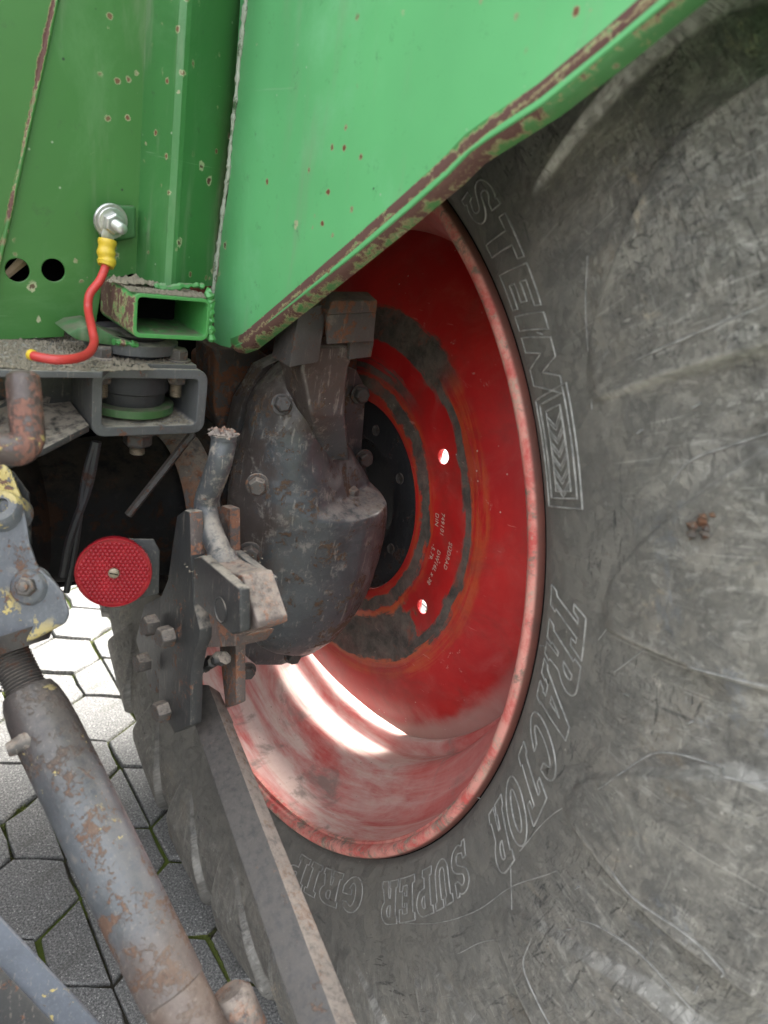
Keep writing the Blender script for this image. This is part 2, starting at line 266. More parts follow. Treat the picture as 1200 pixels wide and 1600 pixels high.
def disc_paint():
    g = G('disc_red_paint', .36); x, r0, a = g.polar()
    q = g.n('ShaderNodeCombineXYZ'); g.ln(r0, q.inputs[0]); g.ln(g.math('MULTIPLY', a, .004), q.inputs[1]); pol = q.outputs[0]
    st = g.noise(1, 7, .7, .2, g.scale(pol, (160, 9, 1)), 1)         # streaks round the wheel
    wob = g.math('MULTIPLY', g.math('SUBTRACT', g.noise(1, 4, .6, 0, g.scale(pol, (20, 16, 1)), 5), .5), .035)
    jag = g.math('ADD', g.math('MULTIPLY', g.math('SUBTRACT', st, .5), .022), g.math('MULTIPLY', g.math('SUBTRACT', g.noise(90, 8, .8), .5), .006)); r = g.math('ADD', g.math('ADD', r0, wob), jag)
    mid = g.noise(24, 8, .7); fine = g.noise(160, 5, .7)
    red = g.mix(g.step(g.noise(8, 4), .35, .7), (.37, .009, .010), (.47, .018, .016))
    orange = g.mix(mid, (.40, .06, .018), (.50, .10, .03)); prim = g.mix(g.step(g.noise(30, 10, .8, .3), .32, .68), (.032, .026, .023), (.125, .10, .082)); prim = g.mix(g.math('MULTIPLY', g.step(g.noise(14, 9, .75, .6, None, 44), .55, .66), .6), prim, (.22, .05, .025))
    c = red
    o1 = g.math('MULTIPLY', g.band(r, .262, .300, .005), g.step(g.math('ADD', g.math('MULTIPLY', st, .7), g.math('MULTIPLY', mid, .3)), .42, .56)); c = g.mix(g.math('MULTIPLY', o1, .7), c, orange)
    o2 = g.band(r, .158, .200, .004); c = g.mix(g.math('MULTIPLY', g.math('MULTIPLY', o2, g.step(st, .4, .6)), .6), c, orange)
    dirt = g.math('MULTIPLY', g.step(g.noise(10, 9, .75, .5, None, 41), .45, .7), .5); c = g.mix(dirt, c, (.16, .03, .022))
    # bare primer rings, and primer all the way between them in the lower and the upper sector
    g1 = g.band(r, .168, .190, .002); g2 = g.band(r, .256, .272, .0025)
    lowsec = g.math('SUBTRACT', 1., g.step(g.math('ADD', a, g.math('MULTIPLY', g.math('SUBTRACT', mid, .5), 30.)), -34., -30.))
    upsec = g.math('MULTIPLY', g.step(a, 52., 74.), g.step(st, .42, .52))
    g3 = g.math('MULTIPLY', g.band(r, .200, .268, .003), lowsec); g4 = g.math('MULTIPLY', g.band(r, .250, .300, .003), g.step(a, 48., 62.)); g5 = g.math('MULTIPLY', g.band(r, .196, .222, .004), upsec)
    gm = g.math('MAXIMUM', g.math('MAXIMUM', g1, g2), g.math('MAXIMUM', g3, g.math('MAXIMUM', g4, g5)))
    rim_o = g.math('MAXIMUM', g.math('MULTIPLY', g.band(r, .192, .276, .004), lowsec), 0.); c = g.mix(rim_o, c, orange)
    c = g.mix(gm, c, prim)
    d = g.math('MULTIPLY', g.step(g.noise(11, 8, .7, .5, None, 3), .45, .75), g.step(r0, .33, .40)); low = g.math('SUBTRACT', 1., g.step(a, -40., 5.))
    c = g.mix(g.math('MULTIPLY', d, g.math('ADD', .12, g.math('MULTIPLY', low, .6))), c, (.50, .36, .31))
    bot = g.math('MULTIPLY', g.step(g.math('ADD', r0, g.math('MULTIPLY', mid, .02)), .376, .402), low); c = g.mix(g.math('MULTIPLY', bot, .75), c, (.42, .30, .26))
    spl = g.math('MULTIPLY', g.step(g.noise(38, 9, .8, .4, None, 95), .60, .64), g.step(g.noise(8, 3, .5, 0, None, 97), .55, .6)); c = g.mix(g.math('MULTIPLY', spl, .6), c, (.45, .33, .28))
    sp = g.math('MULTIPLY', g.math('SUBTRACT', 1., g.step(g.voro(60), .05, .1)), g.step(g.noise(9, 3, .6, 0, None, 14), .55, .62)); c = g.mix(g.math('MULTIPLY', sp, .8), c, (.5, .42, .36))
    scx = g.step(g.noise(1, 3, .6, .4, g.scale(g.co, (10, 30, 220)), 9), .70, .73); c = g.mix(g.math('MULTIPLY', scx, .25), c, (.6, .35, .3))
    ck_ = g.step(g.noise(13, 10, .75, .6, None, 61), .45, .75); c = g.mix(g.math('MULTIPLY', ck_, .22), c, (.45, .16, .13))
    return g.fin(c, g.math('ADD', .40, g.math('MULTIPLY', gm, .35)), g.math('ADD', g.math('MULTIPLY', gm, -.5), g.math('ADD', g.math('MULTIPLY', mid, .3), g.math('MULTIPLY', fine, .15))), .25, .0012)
M['disc'] = disc_paint()
M['stamp'] = simple('stamped_figures', (.42, .3, .24), .5, 0, .5, 400)
def dirt_mat():
    g = G('dry_dirt', .95); n = g.noise(160, 8, .8); b = g.noise(18, 5)
    return g.fin(g.mix(n, g.mix(b, (.06, .052, .044), (.14, .125, .10)), g.mix(b, (.26, .225, .165), (.46, .39, .28))), .95, n, .9, .004)
M['dirt'] = dirt_mat()
def paver_mat():
    g = G('concrete_paver', .85); n = g.noise(12, 5); v = g.noise(260, 4, .85); s = g.voro(210)
    oi = g.n('ShaderNodeObjectInfo').outputs['Random']
    c = g.mix(n, (.12, .12, .116), (.185, .182, .172)); c = g.mix(g.math('MULTIPLY', oi, .35), c, (.12, .12, .118))
    c = g.mix(g.step(v, .48, .62), c, (.33, .325, .305)); c = g.mix(g.math('MULTIPLY', g.math('SUBTRACT', 1., g.step(v, .36, .47)), .9), c, (.045, .045, .043))
    c = g.mix(g.math('MULTIPLY', g.math('SUBTRACT', 1., g.step(s, .18, .30)), g.step(g.noise(90, 2, .5, 0, None, 3), .5, .58)), c, (.52, .51, .47))
    st_ = g.step(g.noise(9, 8, .7, .4, None, 19), .5, .72); c = g.mix(g.math('MULTIPLY', st_, .5), c, (.10, .095, .08))
    return g.fin(c, .9, g.math('ADD', v, g.math('MULTIPLY', n, .3)), .7, .003)
M['paver'] = paver_mat()
def joint_mat():
    g = G('joint_soil', .95); n = g.noise(70, 6, .7); b = g.noise(5, 4, .6, .4, None, 2)
    c = g.mix(n, (.022, .02, .014), (.07, .06, .04)); c = g.mix(g.step(b, .46, .54), c, g.mix(n, (.05, .08, .012), (.16, .20, .03)))
    return g.fin(c, .95, n, .8, .004)
M['joint'] = joint_mat()
M['moss'] = simple('moss', (.12, .145, .03), .9, 0, .5, 300)
def refl_mat():
    g = G('red_reflector', .12); n = g.noise(50, 5, .7)
    c = g.mix(g.step(n, .4, .8), (.19, .003, .008), (.27, .008, .014)); g.b.inputs['Specular IOR Level'].default_value = .3
    return g.fin(c, g.math('ADD', .3, g.math('MULTIPLY', n, .2)))
M['reflector'] = refl_mat()

# ------------------------------------------------------------------ mesh helpers
def obj(name, me, mat, parent=None, smooth=None, label=None, mats=None):
    o = bpy.data.objects.new(name, me); sc.collection.objects.link(o)
    for m_ in (mats or [mat]): me.materials.append(M[m_] if isinstance(m_, str) else m_)
    if parent is not None: o.parent = parent; o.matrix_parent_inverse = Matrix.Translation(-parent.matrix_world.translation) if False else Matrix.Identity(4); o.location = Vector((0, 0, 0))-PW(parent)
    if smooth: shade(me, smooth)
    if label: o['label'] = label
    return o
def PW(p):                                       # world position of a parent (parents are only ever translated)
    v = Vector((0, 0, 0))
    while p is not None: v += p.location; p = p.parent
    return v
def shade(me, deg=35):
    me.polygons.foreach_set('use_smooth', [True]*len(me.polygons))
    bm = bmesh.new(); bm.from_mesh(me)
    for e in bm.edges:
        if len(e.link_faces) == 2 and e.calc_face_angle(0) > R_(deg): e.smooth = False
    bm.to_mesh(me); bm.free()
def mesh(name, v, f, smooth=None):
    me = bpy.data.meshes.new(name); me.from_pydata([tuple(map(float, a)) for a in v], [], f); me.validate(); me.update()
    bm = bmesh.new(); bm.from_mesh(me); bmesh.ops.recalc_face_normals(bm, faces=bm.faces); bm.to_mesh(me); bm.free()
    if smooth: shade(me, smooth)
    return me
def frame(n, hint=(0, 0, 1)):
    n = Vector(n).normalized(); h = Vector(hint)
    if abs(n.dot(h.normalized())) > .98: h = Vector((1, 0, 0))
    a = h.cross(n).normalized(); b = n.cross(a); return a, b, n
def bevel_mesh(me, wd, seg=2):
    bm = bmesh.new(); bm.from_mesh(me)
    ed = [e for e in bm.edges if len(e.link_faces) == 2 and e.calc_face_angle(0) > R_(28)]
    if wd > 0: bmesh.ops.bevel(bm, geom=ed, offset=wd, segments=seg, profile=.6, affect='EDGES', clamp_overlap=True)
    bm.to_mesh(me); bm.free(); return me
def prism(pts, ext, bev=.0015, name='prism', seg=2):
    """closed outline (3-D points) pushed along ext"""
    n = len(pts); pts = [np.array(p, float) for p in pts]; e = np.array(ext, float)
    v = pts+[p+e for p in pts]; f = [list(range(n)), list(range(2*n-1, n-1, -1))]+[[i, (i+1) % n, n+(i+1) % n, n+i] for i in range(n)]
    me = mesh(name, v, f); bevel_mesh(me, bev, seg); shade(me, 50); return me
def plate(outline, holes, t, o, ux, uy, bev=.0008, name='plate'):
    """flat plate from 2-D outline and holes (curve fill), centred on the plane o + a*ux + b*uy"""
    cu = bpy.data.curves.new(name, 'CURVE'); cu.dimensions = '2D'; cu.fill_mode = 'BOTH'; cu.extrude = t/2-bev; cu.bevel_depth = bev; cu.bevel_resolution = 1; cu.offset = -bev
    for lp in [outline]+list(holes):
        s = cu.splines.new('POLY'); s.points.add(len(lp)-1); s.use_cyclic_u = True
        for i, p in enumerate(lp): s.points[i].co = (p[0], p[1], 0, 1)
    co = bpy.data.objects.new(name, cu); sc.collection.objects.link(co); bpy.context.view_layer.update()
    me = bpy.data.meshes.new_from_object(co.evaluated_get(bpy.context.evaluated_depsgraph_get())); bpy.data.objects.remove(co); bpy.data.curves.remove(cu)
    ux = Vector(ux).normalized(); uy = Vector(uy).normalized(); uz = ux.cross(uy)
    mt = Matrix([[ux[i], uy[i], uz[i], o[i]] for i in range(3)]+[[0, 0, 0, 1]]); me.transform(mt); me.name = name; shade(me, 40); return me
def circ(cx, cy, r, n=28): return [(cx+r*math.cos(2*math.pi*i/n), cy+r*math.sin(2*math.pi*i/n)) for i in range(n)]
def rrect(x0, y0, x1, y1, r, n=5):
    o = []
    for cx, cy, a in ((x1-r, y1-r, 0), (x0+r, y1-r, 90), (x0+r, y0+r, 180), (x1-r, y0+r, 270)):
        o += [(cx+r*math.cos(R_(a+90*i/n)), cy+r*math.sin(R_(a+90*i/n))) for i in range(n+1)]
    return o
def lathe(prof, o, axis, n=48, hint=(0, 0, 1), name='lathe', sm=35, wob=0.):
    a, b, c = frame(axis, hint); o = Vector(o); v = []; f = []; m = len(prof)
    for i in range(n):
        t = 2*math.pi*i/n
        for (h, r) in prof:
            rr = r*(1+wob*math.sin(3*t+h*40)); v.append(tuple(o+c*h+a*(rr*math.cos(t))+b*(rr*math.sin(t))))
    for i in range(n):
        k = (i+1) % n
        for j in range(m-1): f.append([i*m+j, i*m+j+1, k*m+j+1, k*m+j])
    me = mesh(name, v, f)
    bm = bmesh.new(); bm.from_mesh(me); bmesh.ops.remove_doubles(bm, verts=bm.verts, dist=1e-6)
    bmesh.ops.recalc_face_normals(bm, faces=bm.faces); bm.to_mesh(me); bm.free(); shade(me, sm); return me
def catmull(pts, k=8):
    p = [np.array(q, float) for q in pts]; p = [2*p[0]-p[1]]+p+[2*p[-1]-p[-2]]; out = []
    for i in range(1, len(p)-2):
        for j in range(k):
            t = j/k; out.append(.5*((2*p[i])+(-p[i-1]+p[i+1])*t+(2*p[i-1]-5*p[i]+4*p[i+1]-p[i+2])*t*t+(-p[i-1]+3*p[i]-3*p[i+1]+p[i+2])*t**3))
    out.append(p[-2]); return out
def tube(path, rad, n=12, closed=False, name='tube', caps=True):
    """sweep a circle along a path; rad is a number or a list"""
    m = len(path); path = [Vector(p) for p in path]; rr = rad if isinstance(rad, (list, tuple)) else [rad]*m
    v = []; f = []; prev = None
    for i in range(m):
        d = (path[(i+1) % m]-path[i-1]) if closed else (path[min(i+1, m-1)]-path[max(i-1, 0)])
        d.normalize()
        if prev is None: a = d.orthogonal().normalized()
        else: a = (prev-d*prev.dot(d)).normalized()
        prev = a; b = d.cross(a)
        for k in range(n): t = 2*math.pi*k/n; v.append(path[i]+(a*math.cos(t)+b*math.sin(t))*rr[i])
    for i in range(m if closed else m-1):
        q = (i+1) % m
        for k in range(n): f.append([i*n+k, i*n+(k+1) % n, q*n+(k+1) % n, q*n+k])
    if caps and not closed: f += [list(range(n))[::-1], list(range((m-1)*n, m*n))]
    return mesh(name, v, f, 40)
def loft(rings, name='loft', sub=1):
    n = len(rings[0]); v = [p for r in rings for p in r]; f = []
    for i in range(len(rings)-1):
        for k in range(n): f.append([i*n+k, i*n+(k+1) % n, (i+1)*n+(k+1) % n, (i+1)*n+k])
    f += [list(range(n))[::-1], list(range((len(rings)-1)*n, len(rings)*n))]
    return mesh(name, v, f, 60)
def join(mes, name='part'):
    bm = bmesh.new()
    for i, me in enumerate(mes):
        k = len(bm.faces); bm.from_mesh(me); bm.faces.ensure_lookup_table()
    out = bpy.data.meshes.new(name); bm.to_mesh(out); bm.free(); return out
def joinm(pairs, name='part'):                   # meshes with a material slot each
    bm = bmesh.new()
    for me, slot in pairs:
        k = len(bm.faces); bm.from_mesh(me); bm.faces.ensure_lookup_table()
        for fc in bm.faces[k:]: fc.material_index = slot
    out = bpy.data.meshes.new(name); bm.to_mesh(out); bm.free(); return out
def rot_about(v, k, a): return Matrix.Rotation(a, 3, k)@v

# bolts: one mesh per kind, shared
def bolt_mesh(r, h, washer=True, stem=0., seed=0):
    hexp = [(h*0, r*1.0), (h*.78, r*1.0), (h, r*.84), (h, 0)]
    a = lathe(hexp, (0, 0, h*.18 if washer else 0), (0, 0, 1), 6, (1, 0, 0), 'bolt', 30)
    L = [a]
    if washer: L.append(lathe([(0, r*1.3), (h*.14, r*1.3), (h*.2, r*1.22), (h*.2, 0)], (0, 0, 0), (0, 0, 1), 24, (1, 0, 0), 'w', 30))
    if stem: L.append(lathe([(0, r*.5), (stem, r*.5), (stem*1.06, r*.42), (stem*1.06, 0)], (0, 0, h*.8), (0, 0, 1), 16, (1, 0, 0), 's', 30))
    me = join(L, 'bolt'); bevel_mesh(me, r*.06, 1); shade(me, 40); return me
BM = {}
def bolt(where, axis, r, h, mat, parent, name='bolt', washer=True, stem=0., spin=None, label=None):
    key = (round(r, 4), round(h, 4), washer, round(stem, 4), mat)
    first = key not in BM
    if first: BM[key] = bolt_mesh(r, h, washer, stem)
    me = BM[key]; o = bpy.data.objects.new(name, me); sc.collection.objects.link(o)
    if first: me.materials.append(M[mat])
    o.parent = parent; q = Vector(axis).to_track_quat('Z', 'Y').to_matrix()@Matrix.Rotation(spin if spin is not None else random.uniform(0, 1), 3, 'Z')
    o.matrix_local = Matrix.Translation(Vector(where)-PW(parent))@q.to_4x4()
    if label: o['label'] = label
    return o
def thread(o, axis, r, L, pitch=.0016, mat='thread', parent=None, name='threaded_end'):
    prof = []; k = int(L/pitch)
    for i in range(k): prof += [(i*pitch, r*.86), (i*pitch+pitch*.5, r)]
    prof += [(L, r*.82), (L, 0)]
    return obj(name, lathe(prof, o, axis, 20, (1, 0, 0), name, 60), mat, parent)

# ------------------------------------------------------------------ the setting: paved ground
def struct(o): o['kind'] = 'structure'; return o
gs = mesh('ground', [(-40, -40, -.012), (40, -40, -.012), (40, 40, -.012), (-40, 40, -.012)], [[0, 1, 2, 3]])
ground = struct(obj('ground', gs, 'joint')); ground['label'] = 'dark soil bed with moss under the pavers'
pave = bpy.data.objects.new('pavement', None); sc.collection.objects.link(pave); pave['kind'] = 'structure'
ZIG, STR, HW = .045, .094, .083
def paver_variant(seed, half=0):
    rr = random.Random(seed); g_ = .0034
    base = [(-HW+g_, -STR/2+.003), (0, -STR/2-ZIG+g_*1.1), (HW-g_, -STR/2+.003), (HW-g_, STR/2-.003), (0, STR/2+ZIG-g_*1.1), (-HW+g_, STR/2-.003)]
    out = []                                    # edges broken up a little
    for i in range(6):
        a, b = base[i], base[(i+1) % 6]; out.append((a[0]+rr.uniform(-.003, .003), a[1]+rr.uniform(-.003, .003)))
        out.append(((a[0]+b[0])/2+rr.uniform(-.004, .004), (a[1]+b[1])/2+rr.uniform(-.004, .004)))
    if half: out = [(min(x, -.0025) if half < 0 else max(x, .0025), y) for x, y in out]; out = [p for i, p in enumerate(out) if p != out[i-1] and not (abs(p[0]) < .003 and abs(p[1]) < STR/2+ZIG*.5)]
    hx = sum(p[0] for p in out)/len(out)
    n = len(out); sh = [(hx+(x-hx)*.965, y*.965) for x, y in out]
    v = [(x, y, -.03) for x, y in out]+[(x, y, -.005) for x, y in out]+[(x, y, 0) for x, y in sh]
    f = [[i, (i+1) % n, n+(i+1) % n, n+i] for i in range(n)]+[[n+i, n+(i+1) % n, 2*n+(i+1) % n, 2*n+i] for i in range(n)]+[list(range(2*n, 3*n))]
    me = mesh('paver', v, f); me.materials.append(M['paver']); return me
PV = [paver_variant(i) for i in range(9)]
HV = [(paver_variant(40+i, -1), paver_variant(60+i, 1)) for i in range(3)]
ROW0 = -.12
cells = []
for j in range(-9, 26):
    for i in range(-12, 12):
        cx = -.065+HW+i*2*HW+(HW if j % 2 else 0); cy = ROW0+j*.139
        cells.append((cx, cy))
def vis(c):                                      # distance from the strip of ground the photograph shows
    q = RM.T@(np.array([c[0], c[1], 0])-CAM); 
    if q[2] < .2: return 1e6
    px, py = q[0]/q[2]*F_PX+600, q[1]/q[2]*F_PX+800
    return max(0, -px, px-1200, -py, py-1600)+q[2]*30
cells.sort(key=vis)
for k, (cx, cy) in enumerate(cells[:265]):
    ch = random.choice(HV) if random.random() < .22 and k < 120 else (random.choice(PV),)
    for me_ in ch:
        o = bpy.data.objects.new('paver', me_); sc.collection.objects.link(o); o.parent = pave
        o.location = (cx, cy, random.uniform(-.002, .002)); o.rotation_euler = (random.uniform(-.009, .009), random.uniform(-.009, .009), random.choice((0, math.pi)) if len(ch) == 1 else 0)
# pavers farther off: the same stones joined into one sheet
bm = bmesh.new(); seen = set((round(a, 3), round(b, 3)) for a, b in cells[:265])
for j in range(-22, 60):
    for i in range(-22, 30):
        cx = -.065+HW+i*2*HW+(HW if j % 2 else 0); cy = ROW0+j*.139
        if (round(cx, 3), round(cy, 3)) in seen: continue
        k = len(bm.verts); bm.from_mesh(PV[(i*7+j*3) % 9]); bm.verts.ensure_lookup_table()
        for v in bm.verts[k:]: v.co += Vector((cx, cy, 0))
me = bpy.data.meshes.new('far_pavers'); bm.to_mesh(me); bm.free()
far = obj('far_pavers', me, 'paver', pave); far['kind'] = 'stuff'
# moss tufts in the joints
rr = random.Random(5); v = []; f = []
def tuft(x, y, z, s):
    k = len(v)
    for a in range(3): t = a*2.09+rr.random(); v.append((x+s*math.cos(t), y+s*math.sin(t), z))
    v.append((x+rr.uniform(-.3, .3)*s, y+rr.uniform(-.3, .3)*s, z+s*rr.uniform(.5, 1.4))); f.extend([[k, k+1, k+3], [k+1, k+2, k+3], [k+2, k, k+3]])
for (ax, ay), (bx, by), nn, sp in [((-.068, -.07), (-.068, -.17), 1500, .0045), ((-.068, -.17), (-.02, -.20), 400, .004), ((-.068, -.07), (-.10, -.05), 300, .004), ((-.065, .90), (-.065, .78), 500, .005), ((.03, .64), (.03, .55), 500, .005), ((-.255, .36), (-.16, .41), 300, .003), ((-.16, .41), (-.16, .52), 200, .003), ((-.065, .78), (.03, .73), 150, .004), ((-.16, .46), (-.065, .41), 150, .003), ((-.35, .41), (-.255, .36), 260, .004), ((-.255, .06), (-.16, .12), 120, .003), ((-.16, .73), (-.065, .78), 200, .004)]:
    for _ in range(nn):
        t = rr.random(); tuft(ax+(bx-ax)*t+rr.gauss(0, sp), ay+(by-ay)*t+rr.gauss(0, sp), -.008, rr.uniform(.0012, .003))
for j in range(0, 11):                             # the farther joints are mossy all along
    for i in range(-3, 2):
        cx = -.065+HW+i*2*HW+(HW if j % 2 else 0); cy = ROW0+j*.139
        if cy < .25: continue
        for (ax, ay), (bx, by) in (((cx-HW, cy-STR/2), (cx-HW, cy+STR/2)), ((cx-HW, cy+STR/2), (cx, cy+STR/2+ZIG)), ((cx, cy+STR/2+ZIG), (cx+HW, cy+STR/2))):
            dn = rr.choice((0, 30, 90, 260))
            for _ in range(dn):
                t = rr.random(); tuft(ax+(bx-ax)*t+rr.gauss(0, .0022), ay+(by-ay)*t+rr.gauss(0, .0022), -.009, rr.uniform(.0012, .003))
mo = obj('moss', mesh('moss', v, f), 'moss'); mo['kind'] = 'stuff'; mo['label'] = 'green moss growing in the joints of the hexagonal pavers'; mo['category'] = 'moss'

# ------------------------------------------------------------------ the tractor
T = bpy.data.objects.new('tractor', None); sc.collection.objects.link(T)
T['label'] = 'old green tractor with red-rimmed rear wheel and grey lift linkage'; T['category'] = 'tractor'

# ---- rear wheel
W = bpy.data.objects.new('rear_wheel', None); sc.collection.objects.link(W); W.parent = T; W.location = (0, 0, .81)
W['label'] = 'big rear wheel with worn lugged tyre and faded red rim'
def wobj(name, me, mat, **k):                    # mesh in wheel coordinates
    o = bpy.data.objects.new(name, me); sc.collection.objects.link(o); me.materials.append(M[mat]) if not me.materials else None; o.parent = W
    for a, b in k.items(): o[a] = b
    return o
TP = [(.030, .488), (.012, .494), (.010, .503), (.004, .512), (-.006, .520), (-.018, .535), (-.030, .56), (-.041, .59), (-.049, .62), (-.055, .65), (-.057, .69), (-.053, .735), (-.038, .772), (-.010, .793), (.03, .802), (.10, .805), (.20, .808)]
TPi = catmull([(a, b, 0) for a, b in TP], 14); TPi = np.array(TPi)[:, :2]
def tyre_x(r):                                   # inboard face of the sidewall at radius r
    k = np.argmax(TPi[:, 1]); side = TPi[TPi[:, 1] < .79]; i = np.searchsorted(side[:, 1], r); i = min(max(i, 1), len(side)-1)
    t = (r-side[i-1, 1])/(side[i, 1]-side[i-1, 1]+1e-9); return side[i-1, 0]+t*(side[i, 0]-side[i-1, 0])
def sm(x, a, b): t = np.clip((x-a)/(b-a), 0, 1); return t*t*(3-2*t)
def lug_h(r, x, adeg):
    """height of the lugs: 22 round the tyre, straight lower edge, upper edge sweeping in to a rounded tip on the sidewall"""
    shift = np.where(x > .0, (x)*70, 0)          # on the tread the bars run diagonally
    a = adeg+shift; c = 20.6; a = (a-c+8.18) % 16.364-8.18
    s_ = np.clip((r-.606)/.125, 0, 1); upper = -6.0+11.6*np.sqrt(s_); e = .15+.06*(r < .66)
    m = sm(a, -6.0-e, -6.0+e)*(1-sm(a, upper-e*.9, upper+e*.4))
    global EDGE
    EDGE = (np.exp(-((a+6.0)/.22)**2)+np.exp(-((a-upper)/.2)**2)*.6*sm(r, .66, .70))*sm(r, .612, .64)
    return EDGE*.0009+m*(.0045+.0095*sm(r, .62, .72)+.016*sm(r, .745, .80)+.018*sm(x, -.01, .06))*sm(r, .604, .625), m
NT = 2600
S = TPi; nS = len(S); tg = np.gradient(S, axis=0); nrm = np.stack([-tg[:, 1], tg[:, 0]], 1); nrm /= np.linalg.norm(nrm, axis=1)[:, None]
nrm[:, :] *= np.where(nrm[:, :1]*-1+nrm[:, 1:]*0 > -2, 1, 1)
th = np.linspace(0, 2*np.pi, NT, endpoint=False); A = np.degrees(th)
rS = S[:, 1][None, :]; xS = S[:, 0][None, :]; AA = A[:, None]
H, Mk = lug_h(rS+0*AA, xS+0*AA, AA)
rng = np.random.RandomState(3)
def wav(k): return sum(np.sin(AA*R_(1)*rng.randint(3, 40)+rng.rand()*6+rS*rng.uniform(-60, 60)) for _ in range(k))/k
H = H+.0004*wav(7)*sm(rS, .56, .66)
H = H-.0035*np.exp(-((rS-.603)/.012)**2)*0
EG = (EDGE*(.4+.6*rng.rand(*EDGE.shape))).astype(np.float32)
X3 = xS+nrm[:, 0][None, :]*H; R3 = rS+nrm[:, 1][None, :]*H
Yv = -R3*np.cos(th)[:, None]; Zv = R3*np.sin(th)[:, None]
Zv = np.maximum(Zv, -.808)
V = np.stack([X3, Yv, Zv], -1).reshape(-1, 3)
ii = np.arange(NT)[:, None]; jj = np.arange(nS-1)[None, :]; i2 = (ii+1) % NT
Fq = np.stack([ii*nS+jj, ii*nS+jj+1, i2*nS+jj+1, i2*nS+jj], -1).reshape(-1, 4)
me = bpy.data.meshes.new('tyre'); me.vertices.add(len(V)); me.vertices.foreach_set('co', V.ravel())
me.loops.add(Fq.size); me.loops.foreach_set('vertex_index', Fq.ravel()); me.polygons.add(len(Fq)); me.polygons.foreach_set('loop_start', np.arange(0, Fq.size, 4)); me.polygons.foreach_set('loop_total', np.full(len(Fq), 4))
me.update(calc_edges=True); me.validate()
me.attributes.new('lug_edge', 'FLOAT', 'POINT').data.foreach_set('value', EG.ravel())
# outer half, coarser
S2 = S[::5]; n2 = len(S2); NT2 = 352; th2 = np.linspace(0, 2*np.pi, NT2, endpoint=False)
H2, _ = lug_h(S2[:, 1][None]+0*th2[:, None], S2[:, 0][None]+0*th2[:, None], np.degrees(th2)[:, None]+8.18)
X2 = .41-(S2[:, 0][None]+nrm[::5, 0][None]*H2); R2 = S2[:, 1][None]+nrm[::5, 1][None]*H2
V2 = np.stack([X2, -R2*np.cos(th2)[:, None], np.maximum(R2*np.sin(th2)[:, None], -.808)], -1).reshape(-1, 3)
f2 = [[i*n2+j, ((i+1) % NT2)*n2+j, ((i+1) % NT2)*n2+j+1, i*n2+j+1] for i in range(NT2) for j in range(n2-1)]
me2 = bpy.data.meshes.new('t2'); me2.from_pydata(V2.tolist(), [], f2); me2.attributes.new('lug_edge', 'FLOAT', 'POINT')
me = join([me, me2], 'tyre'); me.polygons.foreach_set('use_smooth', [True]*len(me.polygons))
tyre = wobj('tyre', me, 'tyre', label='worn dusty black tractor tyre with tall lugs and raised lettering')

def tw(r, adeg, lift=0.):                        # point on the sidewall in wheel coordinates
    a = R_(adeg); return Vector((tyre_x(r)-lift, -r*math.cos(a), r*math.sin(a)))
def on_tyre(px, py):                             # (r, angle) of the sidewall point seen at a pixel
    x = -.03
    for _ in range(6):
        q = P(px, py, 0, x); r = math.hypot(q[1], q[2]-.81); x = tyre_x(min(max(r, .5), .78))
    return r, math.degrees(math.atan2(q[2]-.81, -q[1]))
